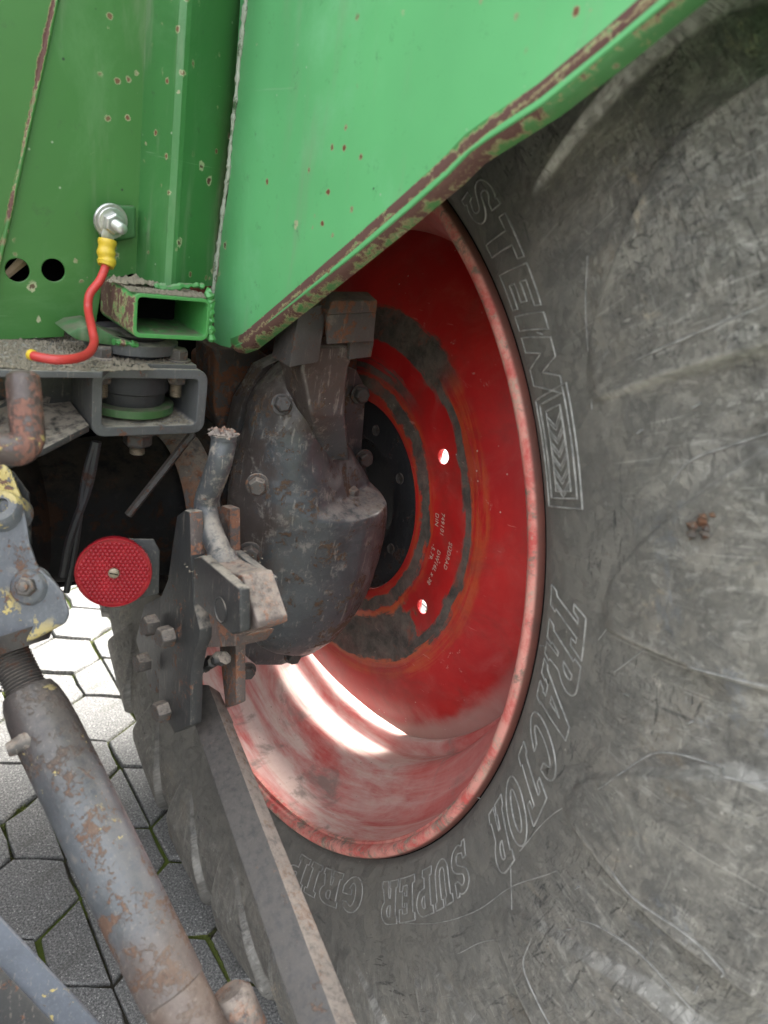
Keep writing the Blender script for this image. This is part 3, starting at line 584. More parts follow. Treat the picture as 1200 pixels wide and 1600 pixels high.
# ---- raised letters: slab-serif outlines on a grid, baseline 0, height 10
def arc(cx, cy, rx, ry, a0, a1, n=10): return [(cx+rx*math.cos(R_(a0+(a1-a0)*i/n)), cy+ry*math.sin(R_(a0+(a1-a0)*i/n))) for i in range(n+1)]
GL = {
 'T': (7, [[(1.6, 0), (5.4, 0), (5.4, 1.6), (4.7, 1.9), (4.7, 8.2), (5.6, 8.2), (5.8, 6.9), (7, 6.9), (7, 10), (0, 10), (0, 6.9), (1.2, 6.9), (1.4, 8.2), (2.3, 8.2), (2.3, 1.9), (1.6, 1.6)]]),
 'I': (4, [[(0, 0), (4, 0), (4, 1.6), (3.2, 1.8), (3.2, 8.2), (4, 8.4), (4, 10), (0, 10), (0, 8.4), (.8, 8.2), (.8, 1.8), (0, 1.6)]]),
 'E': (6.5, [[(0, 0), (6.5, 0), (6.5, 3), (5.3, 3), (5, 1.8), (3.2, 1.8), (3.2, 4.2), (4.2, 4.2), (4.3, 3.4), (5.2, 3.4), (5.2, 6.6), (4.3, 6.6), (4.2, 5.8), (3.2, 5.8), (3.2, 8.2), (5, 8.2), (5.3, 7), (6.5, 7), (6.5, 10), (0, 10), (0, 8.4), (.8, 8.2), (.8, 1.8), (0, 1.6)]]),
 'P': (6.6, [[(0, 0), (4, 0), (4, 1.6), (3.2, 1.8), (3.2, 4)]+arc(3.8, 7, 2.9, 3, -90, 90)+[(0, 10), (0, 8.4), (.8, 8.2), (.8, 1.8), (0, 1.6)], [(3.2, 5.7)]+arc(3.5, 7, 1.0, 1.3, -90, 90)+[(3.2, 8.3)]]),
 'R': (7, [[(0, 0), (3.6, 0), (3.6, 1.6), (3, 1.8), (3, 4), (3.6, 4), (4.6, 0), (7, 0), (7, 1.6), (6.4, 1.7), (5.7, 4.3)]+arc(3.8, 7.1, 2.9, 2.9, -50, 90)+[(0, 10), (0, 8.4), (.7, 8.2), (.7, 1.8), (0, 1.6)], [(3, 5.7)]+arc(3.5, 7, 1.0, 1.3, -90, 90)+[(3, 8.3)]]),
 'U': (7, [[(0, 10), (0, 8.4), (.7, 8.2), (.7, 3)]+arc(3.5, 3, 2.8, 3, 180, 360)+[(6.3, 8.2), (7, 8.4), (7, 10), (3.9, 10), (3.9, 8.4), (4.5, 8.2), (4.5, 3.2)]+arc(3.4, 3.2, 1.1, 1.5, 0, -180)+[(2.3, 8.2), (3, 8.4), (3, 10)]]),
 'S': (6.4, [[(0, 0), (1.2, 0), (1.5, .8)]+arc(3.4, 2.8, 3, 2.8, -100, 60)+arc(3, 7.2, 1.0, 1.1, 250, 60)+[(4.6, 7), (5.8, 7), (5.8, 10), (4.8, 10), (4.6, 9.4)]+arc(3, 7.4, 2.9, 2.6, 70, 240)+arc(3.3, 2.9, 1.0, 1.2, 70, -110)+[(1.6, 2.2), (1.3, 3.4), (0, 3.4)]]),
 'G': (7.2, [arc(3.6, 5, 3.6, 5, 50, 330, 18)+[(7.0, 2.6), (7.0, 5), (3.9, 5), (3.9, 3.5), (4.8, 3.3)]+arc(3.7, 5, 1.3, 3.2, 300, 70, 12)+[(5, 7.2), (6.6, 7.2)]]),
 'A': (8, [[(0, 0), (3, 0), (3, 1.5), (2.5, 1.6), (2.8, 2.6), (5.0, 2.6), (5.3, 1.6), (4.8, 1.5), (4.8, 0), (8, 0), (8, 1.5), (7.5, 1.6), (5.3, 10), (2.7, 10), (.6, 1.6), (0, 1.5)], [(3.2, 4.2), (4.6, 4.2), (3.95, 7.4)]]),
 'C': (7.2, [arc(3.6, 5, 3.6, 5, 42, 318, 18)+[(6.9, 3.6), (5.3, 3.6)]+arc(3.7, 5, 1.4, 3.3, 300, 60, 12)+[(5.3, 6.6), (6.9, 6.6)]]),
 'O': (7.4, [arc(3.7, 5, 3.7, 5, 0, 345, 23), arc(3.7, 5, 1.5, 3.2, 0, 345, 20)]),
 'N': (8, [[(0, 0), (2.5, 0), (2.5, 5.6), (5.3, 0), (8, 0), (8, 10), (5.5, 10), (5.5, 4.4), (2.7, 10), (0, 10)]]),
 'e': (6.5, [[(0, 0), (6.5, 0), (6.5, 2), (2.4, 2), (2.4, 4), (5.6, 4), (5.6, 6), (2.4, 6), (2.4, 8), (6.5, 8), (6.5, 10), (0, 10)]]),
 'i': (2.6, [[(0, 0), (2.5, 0), (2.5, 10), (0, 10)]]),
 't': (7.4, [[(2.5, 0), (5, 0), (5, 8), (7.4, 8), (7.4, 10), (0, 10), (0, 8), (2.5, 8)]]),
}
def dense(lp, k=.8):
    out = []; n = len(lp)
    for i in range(n):
        a = np.array(lp[i], float); b = np.array(lp[(i+1) % n], float); m = max(1, int(np.linalg.norm(b-a)/k))
        if np.linalg.norm(b-a) < 1e-6: continue
        out += [tuple(a+(b-a)*j/m) for j in range(m)]
    return out
def word(txt, r0, r1, a0, a1, slant=0., rad=.0009, name='lettering'):
    """letters between angles a0 -> a1 (clockwise as seen from the tractor), feet at radius r0, heads at r1"""
    tot = sum(GL[c][0]+1.1 for c in txt)-1.1; u = 0; L = []
    for c in txt:
        wd, loops = GL[c]
        for lp in loops:
            pts = []
            for (x, y) in dense(lp):
                U = (u+x+slant*(y-5))/tot; pts.append(tw(r0+(r1-r0)*y/10, a0+(a1-a0)*U, .0003))
            L.append(tube(pts, rad, 6, True))
        k_ = tot
        fm = plate(dense([(x+slant*(y-5), y) for x, y in loops[0]], 1.2), [dense([(x+slant*(y-5), y) for x, y in lp], 1.2) for lp in loops[1:]], .3, (0, 0, 0), (1, 0, 0), (0, 1, 0), .06, 'face')
        for q in fm.vertices:
            x, y, z = q.co; q.co = tw(r0+(r1-r0)*y/10, a0+(a1-a0)*(u+x)/tot, z*.0035)
        wobj('raised_letter', fm, 'tyre')
        u += wd+1.1
    return wobj(name, join(L, name), 'letter', label='raised outline lettering %s on the tyre sidewall' % txt.upper())
word('SUPER', .532, .574, -19.5, -40.5, .1)
word('GRIP', .528, .566, -45.5, -66, .1)
word('TRACTOR', .538, .590, 15.6, -13.6, .4)
word('SteiN', .536, .578, 54.5, 33.5, .35)
# block with chevrons closing the brand name
L = []
for (r0, r1, a0, a1) in ((.533, .584, 33.2, 23.2), (.539, .578, 32.6, 24.0), (.548, .570, 31.8, 24.6)):
    c_ = [(r0, a0), (r1, a0), (r1, a1), (r0, a1)]; pts = []
    for i in range(4):
        p, q = c_[i], c_[(i+1) % 4]
        for k in range(10): t = k/10; pts.append(tw(p[0]+(q[0]-p[0])*t, p[1]+(q[1]-p[1])*t, .0003))
    L.append(tube(pts, .001, 6, True))
for k in range(6):
    a = 31.2-k*1.15; L.append(tube([tw(.549, a, .0004), tw(.559, a-1.0, .0004), tw(.569, a, .0004)], .0009, 6)); L.append(tube([tw(.549, a-.35, .0004), tw(.559, a-1.35, .0004), tw(.569, a-.35, .0004)], .0007, 6))
wobj('chevron_block', join(L, 'chevron_block'), 'letter', label='raised box filled with chevrons on the tyre sidewall')
# mould lines and fine ridges wandering over the sidewall
L = []
for pl in ([(1200, 790), (1130, 840), (1070, 875), (985, 935), (935, 1000)], [(1200, 1000), (1110, 930), (1075, 950), (1040, 985), (960, 1050)], [(945, 1230), (880, 1262), (845, 1290), (812, 1330)], [(715, 1490), (760, 1470), (840, 1460), (900, 1450)], [(800, 1440), (798, 1350)], [(620, 1440), (740, 1425), (800, 1385), (870, 1360)], [(925, 640), (920, 560), (915, 480), (918, 400)]):
    c_ = [on_tyre(*p) for p in pl]; pts = catmull([(a, b, 0) for a, b in c_], 8)
    wobj('mould_line', tube([tw(min(p[0], .765), p[1], .0002) for p in pts], .0005, 5), 'letter')
# worn ridges where the lugs rise from the sidewall
for pl in ([(1230, 474), (1100, 525), (1040, 549), (1003, 564)], [(1230, 668), (1150, 694), (1080, 720), (1045, 757)], [(1230, 1066), (1120, 1042), (1045, 1025)], [(1230, 1220), (1130, 1198), (1045, 1176), (1000, 1188), (940, 1230)], [(1230, 1570), (1140, 1490), (1080, 1440), (1000, 1388), (960, 1345)], [(1110, 1600), (1010, 1500), (940, 1450), (900, 1436)], [(890, 1610), (850, 1550), (826, 1500), (838, 1460)]):
    c_ = [on_tyre(*p) for p in pl]; pts = catmull([(a, b, 0) for a, b in c_], 10); q_ = []
    for p in pts:
        rr__ = min(p[0], .765); hh, _ = lug_h(np.array([rr__]), np.array([tyre_x(rr__)]), np.array([p[1]])); q_.append(tw(rr__, p[1], float(hh[0])+.0002))
    wobj('lug_ridge', tube(q_, [.0003+.0006*math.sin(math.pi*i/(len(q_)-1))**.5 for i in range(len(q_))], 6), 'letter')
# rubber whiskers left by the mould
rr = random.Random(11)
for (px, py) in [(983, 1087), (1083, 1127), (905, 1385), (1018, 1470), (848, 523), (750, 1248), (1096, 630), (1003, 672), (1090, 1540), (850, 1010)]:
    r, a = on_tyre(px, py); p = tw(min(r, .76), a); k = rr.uniform(.006, .012); d = Vector((-1, rr.uniform(-.6, .6), rr.uniform(-.6, .6))).normalized()*k
    wobj('rubber_whisker', tube([p, p+d*.5, p+d], [.0008, .0006, .0004], 5), 'letter')
# stone wedged in the rubber / gouge
r, a = on_tyre(1112, 815); 
for k in range(7):
    p = tw(r+rr.uniform(-.008, .008), a+rr.uniform(-.7, .7), .014); s = rr.uniform(.0025, .005)
    wobj('dirt_clod', mesh('clod', [p+Vector(q)*s*rr.uniform(.7, 1.3) for q in [(1, 0, 0), (-1, 0, 0), (0, 1, 0), (0, -1, 0), (0, 0, 1), (0, 0, -1)]], [[0, 2, 4], [2, 1, 4], [1, 3, 4], [3, 0, 4], [2, 0, 5], [1, 2, 5], [3, 1, 5], [0, 3, 5]]), 'castbrown')

# ---- rim barrel
rp = [(.020, .509), (.006, .5105), (-.002, .509), (-.006, .505), (-.0065, .500), (-.004, .4955), (.002, .4935), (.006, .4930), (.0065, .4905), (.014, .4895), (.030, .487), (.056, .483), (.064, .480), (.072, .473), (.116, .434), (.124, .429), (.132, .4265), (.162, .4255), (.170, .427), (.176, .427), (.182, .420), (.188, .411), (.194, .4075), (.214, .4075), (.222, .412), (.228, .425), (.27, .426), (.29, .432), (.335, .474), (.35, .483), (.40, .490), (.415, .495), (.418, .51), (.405, .512)]
me = lathe(rp, (0, 0, 0), (1, 0, 0), 240, (0, 0, 1), 'rim', 50)
wobj('rim', me, 'rim', label='faded red rim barrel with pink dusty bottom and scuffed flange')
wobj('tyre_bead_gap', lathe([(.004, .5095), (.0045, .5125), (.006, .514)], (0, 0, 0), (1, 0, 0), 200, (0, 0, 1), 'gap', 50), 'black')
# ---- disc
def disc_edge(t):                                # t in degrees; flat cut-outs every 120 degrees
    d = (t+89+60) % 120-60
    return min(.4075, 0.361/math.cos(R_(min(abs(d), 40))))
prof = [(.150, .283), (.1505, .292), (.153, .305), (.158, .325), (.168, .355), (.180, .380), (.190, .395), (.198, .4075)]
v = []; f = []; n = 288; m = len(prof)
for side, dx in ((0, 0), (1, .009)):
    for i in range(n):
        t = 360*i/n; e = disc_edge(t)
        for (x, r) in prof:
            k = (r-.283)/(.4075-.283); rr_ = .283+k*(e-.283); xx = np.interp(rr_, [q[1] for q in prof], [q[0] for q in prof])
            v.append((xx+dx, -rr_*math.cos(R_(t)), rr_*math.sin(R_(t))))
for side in (0, 1):
    for i in range(n):
        for j in range(m-1): f.append([side*n*m+i*m+j, side*n*m+i*m+j+1, side*n*m+((i+1) % n)*m+j+1, side*n*m+((i+1) % n)*m+j])
for i in range(n): q = (i+1) % n; f.append([i*m+m-1, n*m+i*m+m-1, n*m+q*m+m-1, q*m+m-1])
d1 = mesh('dish', v, f, 40)
hol = [circ(-.2265*math.cos(R_(a)), .2265*math.sin(R_(a)), .0105, 24) for a in (36-60*k for k in range(5))]
hol2 = [circ(-.245*math.cos(R_(a)), .245*math.sin(R_(a)), .004, 14) for a in (1,)]
d2 = plate(circ(0, 0, .2833, 144), [circ(0, 0, .156, 96)]+hol, .009, (.1545, 0, 0), (0, 1, 0), (0, 0, 1), .001, 'flat')
wobj('wheel_disc', join([d1, d2], 'wheel_disc'), 'disc', label='glossy red wheel disc with rings of bare worn primer')
# figures stamped into the disc
def polar_text(txt, r0, a0, size, gap=1.0):
    cu = bpy.data.curves.new('t', 'FONT'); cu.body = txt; cu.size = size; cu.extrude = .00025; cu.space_character = gap; cu.shear = .2
    o = bpy.data.objects.new('t', cu); sc.collection.objects.link(o); bpy.context.view_layer.update()
    me = bpy.data.meshes.new_from_object(o.evaluated_get(bpy.context.evaluated_depsgraph_get())); bpy.data.objects.remove(o); bpy.data.curves.remove(cu)
    for q in me.vertices:
        u, vv, z = q.co; r = r0+vv; a = R_(a0)-u/r0; q.co = (.1496-z, -r*math.cos(a), r*math.sin(a))
    me.materials.clear(); return me
for txt, r0, a0 in (('DIN', .200, 15.5), ('-5.79.', .200, 2.5), ('749101', .212, 16.0), ('DW16L x 38', .2125, 1.5), ('S\u00dcDRAD', .2315, 6.5)):
    wobj('stamped_text', polar_text(txt, r0, a0, .0095, 1.15), 'stamp')
# ---- hub inside the disc
wobj('hub_drum', lathe([(.162, .158), (.157, .152), (.157, .098), (.165, .092), (.19, .090), (.19, 0)], (0, 0, 0), (1, 0, 0), 96, (0, 0, 1), 'hub', 40), 'hub', label='black hub drum behind the disc opening')
rb = lathe([(0, .0085), (.0015, .0085), (.002, .0075), (.0008, .006), (.0008, 0)], (0, 0, 0), (0, 0, 1), 20, (1, 0, 0), 'rivet', 40); rb.materials.append(M['boltdark'])
for k in range(8):
    a = R_(34-k*57.); o = bpy.data.objects.new('rivet', rb); sc.collection.objects.link(o); o.parent = W
    a = R_(34-45*k-(12 if k == 1 else 0)); o.location = (.157, -.118*math.cos(a), .118*math.sin(a)); o.rotation_euler = (0, -math.pi/2, 0)

# ---- final drive housing: rounded casting hanging in the wheel
YC = -.12
rows = [(556, 462, 512, .03), (580, 432, 522, .05), (610, 404, 524, .062), (650, 392, 528, .068), (690, 384, 534, .074), (715, 378, 552, .078), (740, 372, 566, .088), (758, 369, 573, .093), (766, 367, 579, .096), (776, 366, 580, .097), (800, 364, 579, .094), (835, 362, 576, .092), (870, 362, 568, .090), (905, 364, 556, .086), (940, 372, 541, .078), (970, 386, 521, .066), (995, 402, 494, .05), (1010, 425, 464, .026)]
rings = []
SEC = [(-1.0, .10), (-.97, -.30), (-.80, -.62), (-.45, -.86), (-.10, -1.0), (.22, -1.02), (.52, -.93), (.80, -.66), (.97, -.30), (1.0, .08), (.95, .40), (.6, .5), (0, .5), (-.6, .5), (-.95, .42)]
for (py, l, r, dp) in rows:
    a = P(l, py, 1, YC); b = P(r, py, 1, YC); c = (a+b)/2; hw = (b[0]-a[0])/2; ring = []
    for k_, (u_, v_) in enumerate(SEC):
        if py <= 758 and 4 <= k_ <= 8: v_ = v_*(.85, .60, .42, .40, .5)[k_-4]
        ring.append((c[0]+hw*u_, c[1]+dp*v_, c[2]))
    rings.append(ring)
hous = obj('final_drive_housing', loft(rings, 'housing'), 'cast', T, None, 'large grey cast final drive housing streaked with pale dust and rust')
cr = hous.data.attributes.new('crease_edge', 'FLOAT', 'EDGE'); nk = len(SEC); rowpy = [q[0] for q in rows]
for e_ in hous.data.edges:
    a_, b_ = sorted(e_.vertices); ra, ka, rb__, kb = a_//nk, a_ % nk, b_//nk, b_ % nk
    if ka == kb and ka in (2, 5, 7) and ra < 15: cr.data[e_.index].value = .72 if ka != 2 else .5
    if ra == rb__ and rowpy[ra] in (758, 766) and 5 <= min(ka, kb) and max(ka, kb) <= 9: cr.data[e_.index].value = .8
s_ = hous.modifiers.new('s', 'SUBSURF'); s_.levels = s_.render_levels = 3
tx = bpy.data.textures.new('castlump', 'CLOUDS'); tx.noise_scale = .035; dm = hous.modifiers.new('d', 'DISPLACE'); dm.texture = tx; dm.strength = .004; dm.mid_level = .5; dm.texture_coords = 'LOCAL'
# cover flange behind the bulge with its bolts
fl = [(500, 562), (558, 578), (572, 606), (570, 650), (566, 700), (574, 738), (590, 790), (586, 850), (572, 905), (550, 955), (518, 1000), (490, 1022), (440, 1040), (400, 1040), (378, 1020), (366, 960), (355, 900), (352, 800), (362, 700), (378, 630), (410, 575), (450, 555)]
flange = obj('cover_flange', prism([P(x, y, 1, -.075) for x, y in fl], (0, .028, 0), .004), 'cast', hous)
for (px, py) in [(560, 615), (566, 715), (455, 1022), (482, 1002), (384, 1045)]:
    bolt(P(px, py, 1, -.082)-np.array([0, .004, 0]), (-.25, -1, .1), .0105, .011, 'boltdark', hous)
zsh = P(575, 766, 1, YC)[2]
bolt(P(545, 778, 2, zsh+.010), (0, -.1, 1), .0115, .013, 'boltm', hous, label='rusty bolt on the dusty shoulder of the housing')
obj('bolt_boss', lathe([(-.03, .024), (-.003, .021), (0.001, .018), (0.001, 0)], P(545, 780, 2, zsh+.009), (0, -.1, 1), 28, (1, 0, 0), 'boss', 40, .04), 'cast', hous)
bolt(P(402, 757, 1, -.215), (-.5, -1, .1), .0098, .012, 'boltm', hous)
bolt(P(390, 864, 1, -.215), (-.5, -1, .1), .0105, .010, 'boltdark', hous)
o = bolt(P(440, 632, 1, -.172), (-.3, -1, .4), .0095, .010, 'boltdark', hous)
# upright arm cast on the top, carrying two folded sheet brackets
rr_ = [(478, 556, 540), (470, 545, 575), (478, 541, 610), (486, 540, 650), (498, 545, 690), (504, 548, 720)]
rings = []
for l, r, py in rr_:
    ya = -.20+.04*max(0, py-650)/70; a = P(l, py, 1, ya); b = P(r, py, 1, ya); rings.append([a, b, b+np.array([.002, .05, 0]), a+np.array([0, .05, 0])])
me = loft(rings, 'arm'); bevel_mesh(me, .004, 3); shade(me, 45)
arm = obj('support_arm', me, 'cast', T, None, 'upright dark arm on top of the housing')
def fold(pts, ext, mat, name, par, lab=None, bev=.0012): return obj(name, prism(pts, ext, bev), mat, par, None, lab)
fold([P(x, y, 1, -.215) for x, y in [(452, 574), (497, 566), (510, 490), (512, 474), (468, 486)]], (.004, .045, 0), 'boltdark', 'sheet_bracket', arm)
fold([P(x, y, 1, -.228) for x, y in [(511, 492), (588, 488), (584, 533), (512, 538)]], (0, .004, 0), 'castbrown', 'sheet_bracket', arm)
fold([P(x, y, 1, -.214) for x, y in [(547, 530), (585, 532), (580, 558), (546, 562)]], (0, .006, 0), 'boltdark', 'sheet_bracket', arm)
fold([P(x, y, 1, -.228) for x, y in [(511, 492), (520, 470), (590, 470), (588, 488)]], (0, .02, .006), 'castbrown', 'sheet_bracket', arm)

# ---- axle tube and brown crusted castings behind
axle = obj('axle_housing', lathe([(0, .125), (-.03, .12), (-.06, .1), (-.22, .085), (-.24, .10), (-.26, .10), (-.28, .085), (-1.2, .085)], (-.10, .02, .82), (1, 0, 0), 64, (0, 0, 1), 'axle', 40), 'castdark', T, None, 'axle housing coloured near black for deep shade')
obj('drive_flange', lathe([(0, .11), (.015, .12), (.04, .12), (.05, .105), (.05, 0)], (-.175, .0, .81), (1, 0, 0), 64, (0, 0, 1), 'fl', 40), 'castbrown', axle)
bp = [(335, 545), (395, 540), (432, 565), (415, 600), (392, 640), (375, 700), (362, 760), (350, 690), (335, 640)]
obj('cast_web', prism([P(x, y, 1, -.03) for x, y in bp], (0, .06, 0), .006, seg=3), 'castbrown', axle)
obj('cast_web', prism([P(x, y, 1, .02) for x, y in [(320, 560), (345, 545), (470, 480), (560, 470), (560, 600), (420, 620), (350, 720), (335, 780), (322, 700)]], (0, .05, 0), .008, seg=3), 'castbrown', axle)
obj('dark_backing_block', prism([P(120, 500, 1, .13), P(420, 470, 1, .13), P(420, 720, 1, .13), P(120, 720, 1, .13)], (0, .04, 0), .004), 'black', axle)  # black block added to fill the dark behind bracket and tube
# unseen gearbox added to block light, and black tank box filling the dark behind
tz = P(120, 921, 1, .42)[2]
obj('dark_tank_box', prism([(-1.2, .42, tz), (-.02, .42, tz), (-.02, .42, 1.1), (-1.2, .42, 1.1)], (0, .5, 0), .03, seg=3), 'black', T, None, 'black tank box added to fill the dark under the cab')
obj('gearbox_casing', prism([(-1.05, -.15, .48), (-.52, -.15, .48), (-.52, -.15, 1.0), (-1.05, -.15, 1.0)], (0, 2.2, 0), .03, seg=3), 'black', T, None, 'dark gearbox casing along the middle of the tractor, unseen, added to block light')
obj('brace_rod', tube([P(200, 805, 1, -.12), P(302, 676, 1, -.12)], .0045, 6), 'boltdark', T, None, 'thin diagonal brace in the shade')
for pts, r_ in (([(152, 690), (138, 760), (110, 840), (98, 900)], .0045), ([(148, 690), (132, 750), (118, 850), (104, 925)], .0035)):
    obj('hose', tube(catmull([P(x, y, 1, -.14) for x, y in pts], 8), r_, 8), 'hub', T)
dr = obj('brake_drum', lathe([(0, .072), (.02, .075), (.06, .072), (.07, .06), (.10, .055), (.10, 0)], P(248, 800, 1, .0)-np.array([.03, 0, 0]), (1, .2, 0), 48, (0, 0, 1), 'drum', 40), 'castbrown', T, None, 'dark ribbed drum between gearbox and housing')

# ---- cab sheet metal (bright green)
SX = -.15; SH = -.12
pe0, pe1 = P(375, 547, 0, SX), P(750, 240, 0, SX); ed = pe1-pe0; ed /= np.linalg.norm(ed); en = np.array([0, -ed[2], ed[1]]); en = en if en[2] > 0 else -en
seam = P(345, 380, 0, SX)
M['greenfender'] = green('green_fender_paint', (.120, .41, .160), [(pe0+en*.0085, en, .0013, 1), (np.array([SX, seam[1], 1.2]), (0, 1, 0), .0016, .8)], .5, .2, .45, (.17, .44, .22))
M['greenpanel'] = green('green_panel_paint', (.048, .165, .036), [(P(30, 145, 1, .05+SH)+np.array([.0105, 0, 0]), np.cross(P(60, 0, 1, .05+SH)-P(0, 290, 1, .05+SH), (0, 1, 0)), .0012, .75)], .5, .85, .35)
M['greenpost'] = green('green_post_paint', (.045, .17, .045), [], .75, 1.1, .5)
M['greentube'] = green('green_tube_paint', (.060, .26, .065), [(P(208, 500, 1, -.05+SH), (1, 0, 0), .0020, .9)], .6, .6, .6)
def yz(px, py): q = P(px, py, 0, SX); return (q[1], q[2])
far_e = pe1+ed*.62
out = [yz(325, 520), yz(329, 532), yz(345, 540), yz(362, 544), yz(380, 537), yz(560, 394), yz(640, 327), yz(700, 274), yz(735, 238), yz(765, 217), yz(850, 163), yz(1050, 0)]
out += [(far_e[1], far_e[2]), (-1.0, 1.78), (-1.0, 2.1), (seam[1], 2.1), (seam[1], 1.42), yz(358, 300), yz(345, 380)]
fen = obj('fender_panel', plate(out, [], .003, (SX, 0, 0), (0, 1, 0), (0, 0, 1), .0012, 'fender_panel'), 'greenfender', T, None, 'bright green fender side panel with rusty slanting lower edge')
# rolled lower lip
edge_px = [(366, 550), (385, 543), (470, 474), (560, 400), (640, 333), (700, 281), (735, 245), (765, 224), (850, 170), (950, 92), (1060, 0)]
sec = []
lp = [P(x, y, 0, SX) for x, y in edge_px]; lp.append(far_e)
for i, p in enumerate(lp):
    p = np.array(p); k = 1.0+.5*math.exp(-((i-7)/1.)**2)
    row = []
    for (dx, dn) in ((-.0018, .0150), (-.0024, .0105), (-.0018, .0070), (.001, .0020), (.005, -.0005*k), (.014, -.0015*k), (.014, .0005), (.006, .003), (.003, .007), (.0015, .014)):
        row.append(p+np.array([dx, 0, 0])+en*dn)
    sec.append(row)
v = [q for r in sec for q in r]; m = len(sec[0]); f = [[i*m+j, i*m+(j+1) % m, (i+1)*m+(j+1) % m, (i+1)*m+j] for i in range(len(sec)-1) for j in range(m)]+[list(range(m))]
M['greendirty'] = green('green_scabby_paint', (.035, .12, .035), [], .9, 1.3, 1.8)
M['greenlip'] = green('green_lip_paint', (.06, .20, .06), [(pe0+en*.0035, en, .0050, .9), (pe0+en*.0100, en, .0034, .95)], .4, .3, .5)  # rusty lip; darker green and extra rust also carry its shade
obj('rolled_edge', mesh('rolled_edge', v, f, 50), 'greenlip', fen, None, 'rusted rolled lower edge of the green fender panel')
# seam sealer between post and fender
sp = [(384, 0), (381, 30), (376, 70), (372, 110), (369, 150), (364, 190), (359, 240), (357, 270), (352, 300), (347, 340), (342, 380), (337, 420), (331, 465)]
def sealer():
    g = G('cracked_sealer', .8); n = g.noise(60, 8, .8, .3); return g.fin(g.mix(g.step(n, .38, .5), (.05, .10, .04), g.mix(g.noise(20, 4), (.30, .33, .26), (.46, .46, .40))), .8, n, .8, .003)
M['sealer'] = sealer()
pts = catmull([P(x, y, 0, SX-.003) for x, y in sp], 6); rr = random.Random(4)
obj('seam_sealer', tube([Vector(p)+Vector((0, rr.uniform(-.0006, .0006), 0)) for p in pts], [rr.uniform(.0014, .0032) for _ in pts], 7), 'sealer', fen, None, 'cracked pale sealer along the seam')
# curved wheel cover over the tyre, out of sight but shading it
v = []; f = []
for i in range(25):
    a = R_(20+i*6.5); r = .93
    v += [(SX+.002, -r*math.cos(a)+.0, .81+r*math.sin(a)), (.46, -r*math.cos(a), .81+r*math.sin(a)), (.46, -(r+.004)*math.cos(a), .81+(r+.004)*math.sin(a)), (SX+.002, -(r+.004)*math.cos(a), .81+(r+.004)*math.sin(a))]
for i in range(24):
    for j in range(4): f.append([i*4+j, i*4+(j+1) % 4, (i+1)*4+(j+1) % 4, (i+1)*4+j])
obj('wheel_arch', mesh('arch', v[:], f, 30), 'greenfender', T, None, 'curved green wheel arch over the tyre')

PY = .05+SH                                          # rear cab panel
def xz(px, py, y=PY): q = P(px, py, 1, y); return (q[0], q[2])
fo0, fo1 = P(60, 0, 1, PY), P(0, 290, 1, PY); fd = (fo0-fo1)/np.linalg.norm(fo0-fo1)
ft = fo1+fd*.9; fb = fo1-fd*.12
holes = []
for (hx, hy, hr) in ((27, 422, 20), (83, 422, 19)):
    c = xz(hx, hy); r_ = abs(xz(hx+hr, hy)[0]-xz(hx-hr, hy)[0])/2*.97; holes.append(circ(c[0], c[1], r_, 40))
out = [(fb[0], fb[2]), xz(-60, 536), xz(0, 531), xz(100, 526), xz(101, 504), xz(150, 503), xz(160, 440), xz(205, 428), xz(245, 428), (xz(245, 428)[0], 2.1), (ft[0], 2.1), (ft[0], ft[2])]
out = [(fb[0], fb[2]), xz(0, 531), xz(100, 526), xz(101, 504), xz(150, 503), xz(160, 440), xz(205, 428), xz(245, 428), (xz(245, 428)[0], 2.05), (ft[0], 2.05)]
rp_ = obj('rear_panel', plate(out, holes, .003, (0, PY, 0), (1, 0, 0), (0, 0, 1), .0008, 'rear_panel'), 'greenpanel', T, None, 'dark green rear cab panel with two round holes')
bend = P(0, 290, 1, PY)
d_ = np.array([-.55, .12, 0]); a = np.array([fb[0], PY, fb[2]]); b = np.array([ft[0], PY, 2.05])
obj('folded_side', prism([a+[.012, -.0040, 0], b+[.012, -.0040, 0], b+d_, a+d_], (0, .002, 0), .0008), 'greenpanel', rp_)
obj('folded_edge', tube([a+np.array([.0112, -.0042, 0]), b+np.array([.0112, -.0042, 0])], .0021, 12), 'greenpanel', rp_)
# seen through the holes: a strip of wood and a black sheet painting the shade
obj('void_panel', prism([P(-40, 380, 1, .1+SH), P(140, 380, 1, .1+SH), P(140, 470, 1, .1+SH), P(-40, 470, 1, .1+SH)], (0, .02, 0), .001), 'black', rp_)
M['straw'] = simple('dry_wood', (.42, .30, .2), .8, 0, .4, 120)
obj('wood_splinter', tube([P(8, 432, 1, .07+SH), P(38, 405, 1, .075+SH)], [.0035, .005], 6), 'straw', rp_)
# post between panel and fender
zt, zb = 2.05, 1.10
p0 = P(228, 0, 1, PY); p1 = P(281, 0, 1, SH); p2 = P(301, 0, 1, -.004+SH); p3 = np.array([SX-.002, seam[1]+.002, 0])
pts = [(p0[0], PY-.001), (p1[0], SH), ((p1[0]+p2[0])/2, SH-.0045), (p2[0], SH-.003), (p3[0]-.004, p3[1]-.001), (SX+.012, p3[1]+.010)]
back = [(x+.001, y+.004) for x, y in pts][::-1]
zz = P(240, 440, 1, .0+SH)[2]
v = [(x, y, z) for z in (zz-.004, zt) for x, y in pts+back]; n = 12
f = [list(range(n)), list(range(2*n-1, n-1, -1))]+[[i, (i+1) % n, n+(i+1) % n, n+i] for i in range(n)]
me = mesh('post', v, f); shade(me, 12)
post = obj('corner_post', me, 'greenpost', T, None, 'folded green corner post with a chipped paint ridge')
